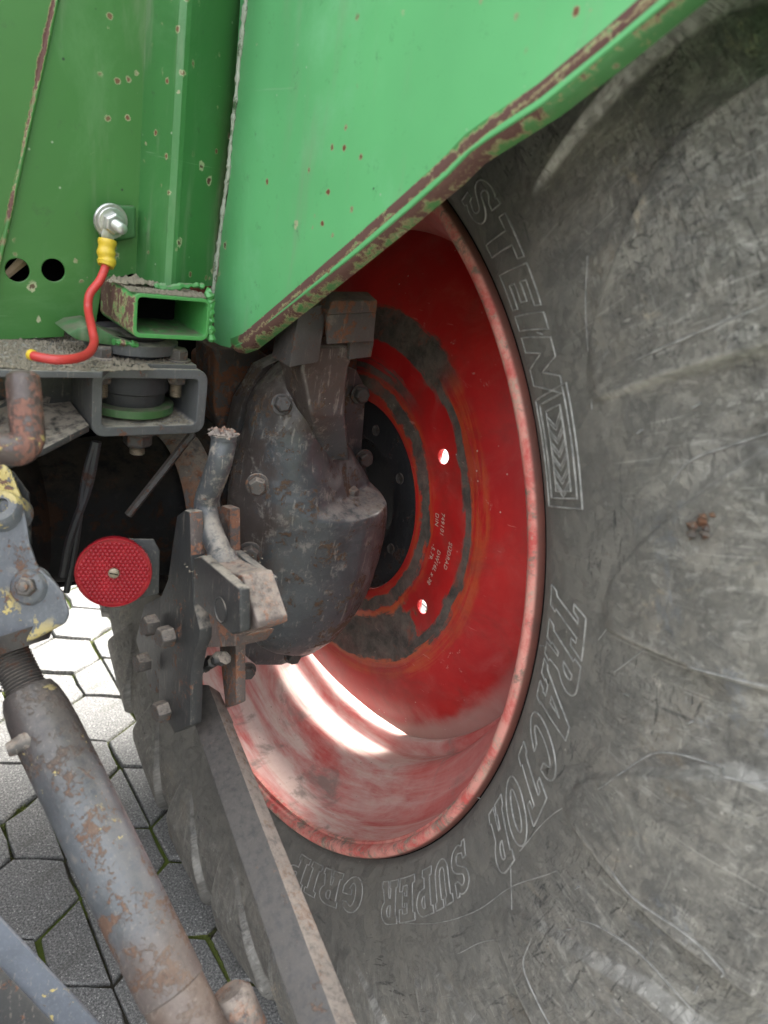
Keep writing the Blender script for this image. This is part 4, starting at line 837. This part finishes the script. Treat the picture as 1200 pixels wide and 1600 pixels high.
# unseen cab floor and upper body behind the panels, added for their shade
obj('cab_body', prism([(-1.4, .12, 1.16), (-.11, .12, 1.16), (-.11, .12, 2.05), (-1.4, .12, 2.05)], (0, 1.3, 0), .02), 'greenpanel', T, None, 'green cab body above the axle')

# box tube with open end
YT = -.045+SH
o0, o1 = xz(208, 457, YT), xz(325, 533, YT); i0, i1 = xz(216, 464, YT), xz(321, 526, YT)
def hollow(o0, o1, i0, i1, y0, y1, r0, r1, name):
    return plate(rrect(min(o0[0], o1[0]), min(o0[1], o1[1]), max(o0[0], o1[0]), max(o0[1], o1[1]), r0), [rrect(min(i0[0], i1[0]), min(i0[1], i1[1]), max(i0[0], i1[0]), max(i0[1], i1[1]), r1)], abs(y1-y0), (0, (y0+y1)/2, 0), (1, 0, 0), (0, 0, 1), .0008, name)
bt = obj('box_tube', hollow(o0, o1, i0, i1, YT, YT+.095, .008, .004, 'box_tube'), 'greentube', T, None, 'open green box tube with chipped corners and rust')
cz = (o0[1]+o1[1])/2
obj('tube_inside', prism([(o0[0]+.004, YT+.08, o1[1]+.004), (o1[0]-.004, YT+.08, o1[1]+.004), (o1[0]-.004, YT+.08, o0[1]-.004), (o0[0]+.004, YT+.08, o0[1]-.004)], (0, .004, 0), .0003), 'black', bt)  # black sheet standing in for the shade inside the tube
# weld bead at the right side and over the top of the tube
rr = random.Random(2)
def weld(px, a, v_, r_=.0035, par=bt, mat='greentube'):
    pts = catmull([P(x, y, a, v_) for x, y in px], 7); pts = [Vector(p)+Vector((rr.uniform(-1, 1), rr.uniform(-1, 1), rr.uniform(-1, 1)))*r_*.3 for p in pts]
    obj('weld_bead', tube(pts, [r_*rr.uniform(.65, 1.3) for _ in pts], 7), mat, par)
weld([(326, 455), (329, 480), (327, 505), (330, 532)], 1, YT+.004, .0042)
weld([(240, 446), (262, 450), (290, 447), (320, 446)], 1, YT+.03, .0032)
weld([(178, 533), (200, 537), (215, 538)], 1, YT+.02, .003)
# gusset foot under the tube
obj('foot_plate', prism([P(x, y, 1, -.02+SH) for x, y in [(106, 522), (122, 513), (150, 509), (180, 526), (215, 536), (180, 540), (150, 537), (120, 531)]], (0, .05, 0), .002), 'greendirty', bt, None, 'flaking green foot plate')
# dirt on the tube
def crumbs(n, zf, par, region, name='dirt_crumbs', s0=.0006, s1=.0022, mat='dirt', seed=1):
    rr = random.Random(seed); v = []; f = []
    for _ in range(n):
        x, y = region(rr); z = zf(x, y); s = rr.uniform(s0, s1)*(1 if rr.random() < .93 else 1.8); k = len(v)
        for q in [(1, 0, 0), (-1, 0, 0), (0, 1, 0), (0, -1, 0), (0, 0, .8), (0, 0, -.5)]: v.append((x+q[0]*s*rr.uniform(.5, 1.3), y+q[1]*s*rr.uniform(.5, 1.3), z+q[2]*s*rr.uniform(.5, 1.2)))
        f += [[k+a_ for a_ in t] for t in ([0, 2, 4], [2, 1, 4], [1, 3, 4], [3, 0, 4], [2, 0, 5], [1, 2, 5], [3, 1, 5], [0, 3, 5])]
    o = obj(name, mesh(name, v, f), mat, par); o['kind'] = 'stuff'; return o
tt = o0[1]
crumbs(1100, lambda x, y: tt+.0005, bt, lambda r: (o0[0]+(o1[0]-o0[0])*r.random(), YT+.002+.05*min(1, abs(r.gauss(.35, .3)))), seed=3)
crumbs(350, lambda x, y: tt+.002+.003*math.exp(-((x-(o0[0]+.02))/.012)**2), bt, lambda r: (o0[0]+.02+r.gauss(0, .012), .0+SH+r.gauss(0, .008)), s1=.004, seed=6)

# ground stud with earth cable
sx = P(178, 352, 1, .03+SH)
tab = obj('stud_bracket', prism([P(x, y, 1, .037+SH) for x, y in [(152, 332), (158, 323), (170, 320), (213, 322), (213, 372), (180, 378), (158, 370), (151, 352)]], (0, .008, 0), .003, seg=3), 'greendirty', T, None, 'small rusty bracket for the earth bolt')
ea = Vector(P(172, 345, 1, .033+SH)); fx = Vector((.12, -1, -.16)).normalized()
obj('washer', lathe([(0, .0165), (.002, .0168), (.0035, .016), (.0035, 0)], ea, fx, 28, (0, 0, 1), 'washer', 30), 'zinc', tab)
bolt(ea+fx*.0035, fx, .0105, .008, 'zinc', tab, 'nut', True); thread(ea+fx*.008, fx, .0052, .020, .0013, 'zinc', tab)
obj('ring_terminal', prism([Vector(P(x, y, 1, .028+SH)) for x, y in [(163, 352), (177, 356), (182, 366), (176, 380), (160, 378), (158, 366)]], (0, .002, 0), .0006), 'zinc', tab)
cp_ = [(168, 374, .026), (166, 395, .024), (166, 412, .022), (156, 438, .016), (140, 460, .010), (138, 485, .004), (144, 515, -.028), (147, 536, -.045), (138, 552, None), (118, 560, None), (88, 562, None), (60, 558, None), (48, 554, None)]
zcab = P(325, 564, 1, -.035+SH)[2]+.012
pts = catmull([P(x, y, 1, yy+SH) if yy is not None else P(x, y, 2, zcab) for x, y, yy in cp_], 6)
cable = obj('earth_cable', tube(pts[10:], .0040, 14), 'cablered', T, None, 'red earth cable from stud to chassis')
cr = pts[0:14]
obj('crimp_sleeve', tube(cr, [.0083+.0007*math.sin(i*1.3) for i in range(len(cr))], 16), 'yellow', cable, None, 'yellow crimp sleeve on the red cable')
obj('crimp_sleeve', tube(pts[-4:], [.0042, .0047, .0043, .0047], 12), 'yellow', cable, None, 'yellow tip of the red cable')

# ---- chassis bracket: rectangular tube holding the rubber mount, and the channel running left
YB = -.035+SH
bo0, bo1 = xz(136, 578, YB), xz(325, 678, YB)
q0, q1, q2, q3 = P(150, 697, 1, YB), P(325, 664, 1, YB), P(322, 566, 1, YB), P(136, 588, 1, YB)
zb0, zb1 = (q0[2]+q1[2])/2, (q2[2]+q3[2])/2; xb0, xb1 = (q0[0]+q3[0])/2, (q1[0]+q2[0])/2; wt = .010
cb = obj('mount_bracket', plate(rrect(xb0, zb0, xb1, zb1, .013), [rrect(xb0+wt, zb0+wt, xb1-wt, zb1-wt, .005)], .10, (0, YB+.05, 0), (1, 0, 0), (0, 0, 1), .0012, 'mount_bracket'), 'frame', T, None, 'grey rectangular bracket tube holding the rubber cab mount')
cxm = P(203, 620, 1, YB+.05)[0]; cym = YB+.052
pad = obj('rubber_mount', lathe([(-.052, 0), (-.052, .030), (-.040, .036), (-.030, .036), (-.028, .040), (.0, .040), (.01, .034), (.025, .033), (.03, .04)], (cxm, cym, zb0+.066), (0, 0, 1), 48, (1, 0, 0), 'pad', 50), 'rubberpad', cb, None, 'black rubber cab mount')
M['greendisc'] = green('green_disc_paint', (.04, .11, .035), [], .7, .5, 1.)
obj('dark_inside', prism([(xb0+.002, YB+.098, zb0+.002), (xb1-.002, YB+.098, zb0+.002), (xb1-.002, YB+.098, zb1-.002), (xb0+.002, YB+.098, zb1-.002)], (0, .004, 0), .0004), 'black', cb)  # black sheet added to give the bracket its shaded inside
obj('mount_plate', lathe([(0, 0), (0, .044), (.001, .0455), (.0085, .0455), (.0095, .044), (.0095, 0)], (cxm, cym, zb0+wt+.004), (0, 0, 1), 56, (1, 0, 0), 'gd', 50), 'greendisc', cb, None, 'worn green disc under the rubber mount')
obj('mount_collar', lathe([(0, .03), (.004, .046), (.014, .046), (.016, .04), (.016, 0)], (cxm, cym, zb1+.006), (0, 0, 1), 48, (1, 0, 0), 'col', 50), 'frame', cb)
bolt((cxm, cym-.030, zb0-.001), (0, 0, -1), .0150, .015, 'boltdark', cb, 'nut', True); thread((cxm, cym-.030, zb0-.012), (0, 0, -1), .0078, .016, .002, 'thread', cb)
for px in (160, 277):
    q = P(px, 590, 1, YB+.02); bolt((q[0], YB+.022, zb1-wt), (0, 0, -1), .010, .009, 'boltm', cb, 'nut', True, spin=.3); thread((q[0], YB+.022, zb1-wt-.007), (0, 0, -1), .0062, .018, .0019, 'thread', cb)
    bolt((q[0], YB+.022, zb1+.004), (0, 0, 1), .0105, .011, 'boltm', cb, 'bolt', True)
tp = obj('top_plate', prism([(-.75, -.065+SH, zb1-.002), (xb0-.0, -.065+SH, zb1-.002), (xb0+.02, YB+.004, zb1-.002), (xb1-.012, YB+.004, zb1-.002), (xb1-.012, .10+SH, zb1-.002), (-.75, .10+SH, zb1-.002)], (0, 0, .006), .001), 'frame', T, None, 'dirt covered top plate of the chassis bracket')
for xx in (P(160, 555, 2, zb1)[0],): bolt((xx, .01+SH, zb1+.004), (0, 0, 1), .0105, .010, 'castbrown', tp)
# channel: web and sloping lower flange, their shade put into a darker steel colour
ca, cb_, cc, cdd = P(140, 664, 1, YB), P(138, 672, 1, YB), P(60, 693, 1, YB-.03), P(-60, 715, 1, YB-.05)
obj('bracket_web', prism([(-.75, .03+SH, zb0+.03), (xb0+.002, .03+SH, zb0+.01), (xb0+.002, .03+SH, zb1-.003), (-.75, .03+SH, zb1-.003)], (0, .008, 0), .001), 'bracket', cb)
l0 = P(140, 664, 1, YB); l1 = P(70, 700, 1, YB-.02); l2 = P(-80, 760, 1, YB-.03)
obj('lower_flange', prism([l0, l1, l2, l2+np.array([0, .08, .03]), l1+np.array([0, .08, .03]), np.array([l0[0], .035+SH, l0[2]+.004])], (0, 0, -.007), .0015), 'bracket', cb)
rg = lambda r: (r.uniform(-.48, xb1-.02), r.uniform(-.06, .09))
crumbs(5200, lambda x, y: zb1+.0045+.004*max(0, math.sin(x*43)*math.sin(y*60+1)), tp, lambda r: (r.uniform(-.46, xb0+.05), SH-.062+.15*r.random()**1.4), s0=.0006, s1=.0021, seed=8)
crumbs(900, lambda x, y: zb1+.0045, tp, lambda r: (r.uniform(xb0, xb1-.02), YB+.006+.07*r.random()**1.3), s1=.0018, seed=9)
crumbs(500, lambda x, y: zb0+wt+.0005, cb, lambda r: (xb1-wt-.004-abs(r.gauss(0, .025)), YB+.003+.06*r.random()), s1=.0013, seed=10)

# ---- round red reflector
rc = Vector(P(178, 893, 1, -.27)); rn = (Vector(CAM)-rc).normalized(); rn = (rn+Vector((-.10, -.25, -.28))).normalized()
dep = (RM.T@(np.array(rc)-CAM))[2]; RR = 60/F_PX*dep*.94
ref = obj('reflector', lathe([(-.012, RR*.92), (0, RR*1.0), (.004, RR), (.0048, RR*.985), (.0048, RR*.965), (.0034, RR*.955), (.0034, 0)], rc, rn, 72, (0, 0, 1), 'refl', 30), 'reflector', T, None, 'round red reflector with honeycomb beads')
a_, b_, c_ = frame(rn); v = []; f = []; s = RR*.118
for i in range(-12, 13):
    for j in range(-12, 13):
        x = (i+.5*(j % 2))*s; y = j*s*.866
        if math.hypot(x, y) > RR*.92 or math.hypot(x, y) < RR*.12: continue
        k = len(v); c0 = rc+a_*x+b_*y+c_*.0034
        for t in range(6): v.append(c0+(a_*math.cos(t*1.0472+.52)+b_*math.sin(t*1.0472+.52))*s*.53)
        for t in range(6): v.append(c0+(a_*math.cos(t*1.0472+.52)+b_*math.sin(t*1.0472+.52))*s*.36+c_*.0008)
        v.append(c0+c_*.0011)
        for t in range(6): f.append([k+t, k+(t+1) % 6, k+6+(t+1) % 6, k+6+t]); f.append([k+6+t, k+6+(t+1) % 6, k+12])
me = mesh('beads', v, f); me.polygons.foreach_set('use_smooth', [True]*len(me.polygons)); ob = obj('bead_pattern', me, 'reflector', ref); ob['kind'] = 'stuff'
obj('screw', lathe([(0, .0048), (.002, .0046), (.003, .003), (.0032, 0)], rc+rn*.0036, rn, 20, (0, 0, 1), 'screw', 40), 'thread', ref)
obj('screw_slot', prism([rc+rn*.0068+a_*x+b_*y for x, y in ((-.0035, .0012), (-.0037, .0003), (.0035, -.0012), (.0037, -.0003))], rn*.0003, 0), 'black', ref)
pb = [(150, 958), (165, 962), (248, 938), (246, 862), (238, 842), (215, 848), (190, 870)]
obj('reflector_plate', prism([rc-rn*.016+(lambda q: a_*q[0]+b_*q[1])(((x-178)/F_PX*dep*1.0, -(y-893)/F_PX*dep*1.05)) for x, y in [(166, 962), (248, 938), (246, 868), (236, 850), (190, 850), (150, 900)]], -rn*.003, .0008), 'blackpaint', ref, None, 'black backing plate of the reflector')

# ---- stabiliser bracket: two upright plates with a swinging latch
XB = -.245
def yzp(px, py, x=XB): return P(px, py, 0, x)
pl = [(276, 806), (288, 797), (296, 800), (298, 868), (302, 945), (312, 985), (311, 1000), (303, 1020), (298, 1050), (296, 1134), (272, 1146), (262, 1128), (248, 1118), (248, 1060), (250, 935), (262, 905), (268, 860)]
main = obj('link_plate', prism([yzp(x, y) for x, y in pl], (.014, 0, 0), .0022), 'bracket', T, None, 'dark grey upright link plate with four bolts')
X2 = -.192
pl2 = [(338, 796), (346, 790), (359, 795), (360, 868), (366, 940), (368, 1010), (369, 1100), (352, 1107), (345, 1040), (338, 960)]
obj('link_plate', prism([P(x, y, 0, X2) for x, y in pl2], (.012, 0, 0), .002), 'rustplate', main, None, 'second link plate, rusty brown along its edge')
main.data.materials.append(M['rustplate'])
ctop = yzp(297, 834)
for p in main.data.polygons:
    if p.normal.y < -.5 and p.center.z > ctop[2]-.04: p.material_index = 1
for (px, py) in ((243, 975), (267, 993), (230, 1033), (260, 1109)):
    q = yzp(px, py, XB-.002); bolt(q, (-1, -.12, .05), .0118, .014, 'boltm', main, washer=False)
# plate behind with the farther bolts
obj('back_plate', prism([P(x, y, 0, XB+.02) for x, y in [(225, 945), (262, 925), (300, 960), (300, 1100), (235, 1080), (212, 1000)]], (.012, 0, 0), .002), 'bracket', main)
# latch cheeks (short parallel plates) and the hook between them
XL = -.252
lt = obj('latch', prism([P(x, y, 0, XL) for x, y in [(302, 872), (313, 869), (374, 920), (376, 988), (362, 992), (303, 940)]], (.010, 0, 0), .0022, seg=3), 'bracket', T, None, 'hinged latch with dusty top and rusty handle')
obj('latch_cheek', prism([P(x, y, 0, XL+.052) for x, y in [(356, 862), (366, 861), (421, 903), (420, 925), (405, 925), (360, 890)]], (.009, 0, 0), .002, seg=3), 'handle', lt)
obj('hook_block', prism([P(x, y, 0, XL+.014) for x, y in [(330, 880), (356, 894), (378, 898), (402, 972), (402, 982), (380, 990), (352, 940), (330, 900)]], (.030, 0, 0), .0025, seg=3), 'rustplate', lt)
ctr = P(345, 953, 0, XL-.0003); obj('pin_head', lathe([(0, .0118), (.0008, .0118), (.0012, .0108), (.0004, .010), (.0004, 0)], ctr, (-1, 0, 0), 28, (0, 0, 1), 'ph', 30), 'bracket', lt)
obj('lower_web', prism([P(x, y, 0, XL+.02) for x, y in [(314, 945), (365, 990), (385, 992), (372, 1010), (316, 1012)]], (.03, 0, 0), .002), 'rustplate', main)
weld([(303, 1050), (315, 1042), (335, 1032), (352, 1030)], 0, -.215, .006, main, 'bracket')
# bent rod handle
hp = [(350, 678, -.235), (349, 692, -.235), (344, 720, -.238), (332, 755, -.240), (322, 785, -.242), (324, 812, -.243), (333, 838, -.243), (343, 862, -.243), (350, 890, -.243)]
pts = catmull([P(x, y, 1, -.30) if False else P(x, y, 0, xx+.022) for x, y, xx in hp], 6)
hd = obj('latch_handle', tube(pts, [.0135]+[.0125]*3+[.0118]*(len(pts)-10)+[.0145, .0155, .016, .0165, .017, .0175], 18), 'handle', lt, None, 'bent steel rod handle with broken crusted top')
crumbs(160, lambda x, y: pts[0][2]+.001, lt, lambda r: (pts[0][0]+r.gauss(0, .006), pts[0][1]+r.gauss(0, .006)), s0=.0012, s1=.003, mat='rustplate', seed=12)
hq = P(348, 885, 0, XL+.03); crumbs(420, lambda x, y: hq[2]+.002, lt, lambda r: (hq[0]+r.gauss(0, .014), hq[1]+r.gauss(0, .008)), s0=.0006, s1=.0016, seed=13)
# flat link bar running down towards the viewer
def barpt(px, py, k): return D(px, py, k)
z0, z1 = .80, .54
A0, A1 = D(282, 1068, z0), D(478, 1640, z1); B0, B1 = D(326, 1070, z0-.005), D(541, 1640, z1-.005); C0, C1 = D(344, 1082, z0+.004), D(575, 1640, z1+.006)
mid = lambda a, b, t: a+(b-a)*t
back = VIEW*.02
secs = []
for t in (0, .12, .122, .5, 1):
    A_, B_, C_ = mid(A0, A1, t), mid(B0, B1, t), mid(C0, C1, t)
    if t == .12: C_ = C_+(C_-B_)*.12
    nb = (A_-B_)*1.0; secs.append([A_, B_, C_, C_+nb+VIEW*.002])
me = loft(secs, 'bar'); bevel_mesh(me, .0012, 2); shade(me, 40)
me.materials.clear(); bar = obj('link_bar', me, None, T, None, 'long flat dark link bar with a worn rusty edge', ['bar_dark', 'bar_edge'])
nb_ = Vector(np.cross(B1-B0, C0-B0)).normalized()
for p in me.polygons:
    if abs(p.normal.normalized().dot(nb_)) > .8: p.material_index = 1
hx_ = D(325, 1085, z0+.012)

# ---- lift strut (threaded top, painted tube) close to the camera
sA, sB = D(26, 1045, .625), D(334, 1680, .56); ax = sB-sA; Ls = np.linalg.norm(ax); ax /= Ls
def along(py):                                  # parameter on the strut axis for an image row
    lo, hi = -.3, 1.2
    for _ in range(40):
        t = (lo+hi)/2; q = RM.T@(sA+ax*Ls*t-CAM); y = q[1]/q[2]*F_PX+800
        if y < py: lo = t
        else: hi = t
    return t*Ls
r0 = .0272
prof = [(along(1083)-.006, .014), (along(1083)-.002, .021), (along(1092), .0240), (along(1115), .0262), (along(1145), r0), (along(1400), r0), (along(1545), r0*.985), (along(1548), r0*.94), (along(1700), r0*.94), (along(1720), 0)]
u0 = float(np.dot(ax, sA))
M['strut'] = worn('strut_paint', (.085, .092, .100), .64, (.06, .036, .026), .45, (.30, .25, .2), .3, 34, .38, .6, .3, 0., None,
    [(-ax, -(u0+along(1260)), -(u0+along(1130)), (.045, .036, .032), .85), (ax, u0+along(1400), u0+along(1500), (.085, .052, .036), .6), (ax, u0+along(1545), u0+along(1550), (.10, .07, .055), .8)])
st = obj('lift_strut', lathe(prof, sA, ax, 72, (0, 0, 1), 'strut', 30, .004), 'strut', T, None, 'thick lift strut with flaking grey paint, rust and yellow specks')
prof = []; h = along(985); k = 0
while h < along(1090): prof += [(h, .0150), (h+.0014, .0170)]; h += .003
obj('threaded_spindle', lathe(prof, sA, ax, 40, (0, 0, 1), 'spindle', 60), 'boltdark', st, None, 'black greasy threaded spindle')
gq = D(20, 1170, .625); obj('grease_nipple', tube([D(62, 1150, .60), D(42, 1157, .594), D(30, 1163, .592), D(22, 1168, .59), D(12, 1172, .588)], [.011, .0105, .007, .0068, .0058], 12), 'boltm', st)
kn = obj('end_knuckle', lathe([(-.03, 0), (-.03, .014), (-.024, .019), (.01, .019), (.02, .014), (.02, 0)], D(378, 1600, .60), D(378, 1600, .60)-D(360, 1560, .60), 24, (0, 0, 1), 'kn', 40), 'rustplate', st, None, 'rusty knuckle at the foot of the strut')
# fork casting on top of the spindle
fo = [(-60, 700), (0, 715), (18, 735), (34, 775), (42, 810), (48, 850), (60, 885), (84, 905), (100, 925), (110, 958), (104, 974), (70, 992), (20, 1015), (-60, 1040)]
dz = .60
me = prism([D(x, y, dz) for x, y in fo], (D(30, 900, 1.)-CAM)*.040, .006, 'fork', 4); fk = obj('lift_fork', me, 'fork', T, None, 'grey lift fork casting with flaking yellow paint')
def ellipse_rings():
    rings = []
    return rings
bossc = D(42, 918, dz-.004); obj('fork_boss', lathe([(-.01, .018), (.0, .0145), (.002, .012), (.0025, 0)], bossc, -VIEW, 32, (0, 0, 1), 'boss', 40), 'fork', fk)
bolt(D(42, 917, dz-.007), -VIEW+np.array([.1, 0, .1]), .0085, .007, 'boltm', fk, 'bolt', False, .004)
obj('fork_boss', lathe([(-.02, .019), (.0, .0165), (.003, .0135), (.003, .007), (-.01, .006), (-.01, 0)], D(2, 792, dz-.004), -VIEW+np.array([0, 0, .6]), 32, (0, 0, 1), 'boss', 40), 'fork', fk)
obj('fork_skirt', tube([D(30, 985, dz+.02), D(38, 1010, dz+.02)], [.031, .021], 28), 'boltdark', fk)
obj('fork_guard', prism([D(x, y, dz+.03) for x, y in [(18, 735), (44, 770), (48, 850), (40, 860), (26, 780)]], VIEW*.003, .0005), 'blackpaint', fk)
# bent locking pin, out of focus
pts = catmull([D(36, 582, .515), D(38, 620, .515), D(42, 660, .515), (D(43, 686, .515)), D(30, 702, .512), D(0, 700, .508), D(-60, 690, .5)], 7)
pn = obj('locking_pin', tube(pts, [.0085]+[.0112]*2+[.0118]*(len(pts)-3), 20), 'pin', T, None, 'bent rusty locking pin out of focus')
# lower lift arm crossing the corner
pts = [(-60, 1372), (0, 1430), (170, 1612), (190, 1650), (130, 1650), (0, 1512), (-60, 1452)]
la = obj('lower_lift_arm', prism([D(x, y, .60) for x, y in pts], (D(60, 1500, 1.)-CAM)*.03, .006, seg=3), 'arm', T, None, 'grey lower lift arm crossing the corner, paint flaking to yellow')
obj('arm_underside', prism([D(x, y, .618) for x, y in [(-60, 1450), (0, 1510), (135, 1655), (60, 1680), (-60, 1560)]], VIEW*.03, .003), 'bracket', la)

# ------------------------------------------------------------------ the tractor's other rear wheel, unseen, mirrored in to block low sky light
W2 = bpy.data.objects.new('rear_wheel', None); sc.collection.objects.link(W2); W2.parent = T; W2.location = (-1.62, 0, .81); W2.scale = (-1, 1, 1)
W2['label'] = 'opposite rear wheel with worn tyre and red rim, unseen, added to block low light'
for nm in ('tyre', 'rim', 'wheel_disc', 'hub_drum'):
    c = bpy.data.objects[nm].copy(); sc.collection.objects.link(c); c.parent = W2
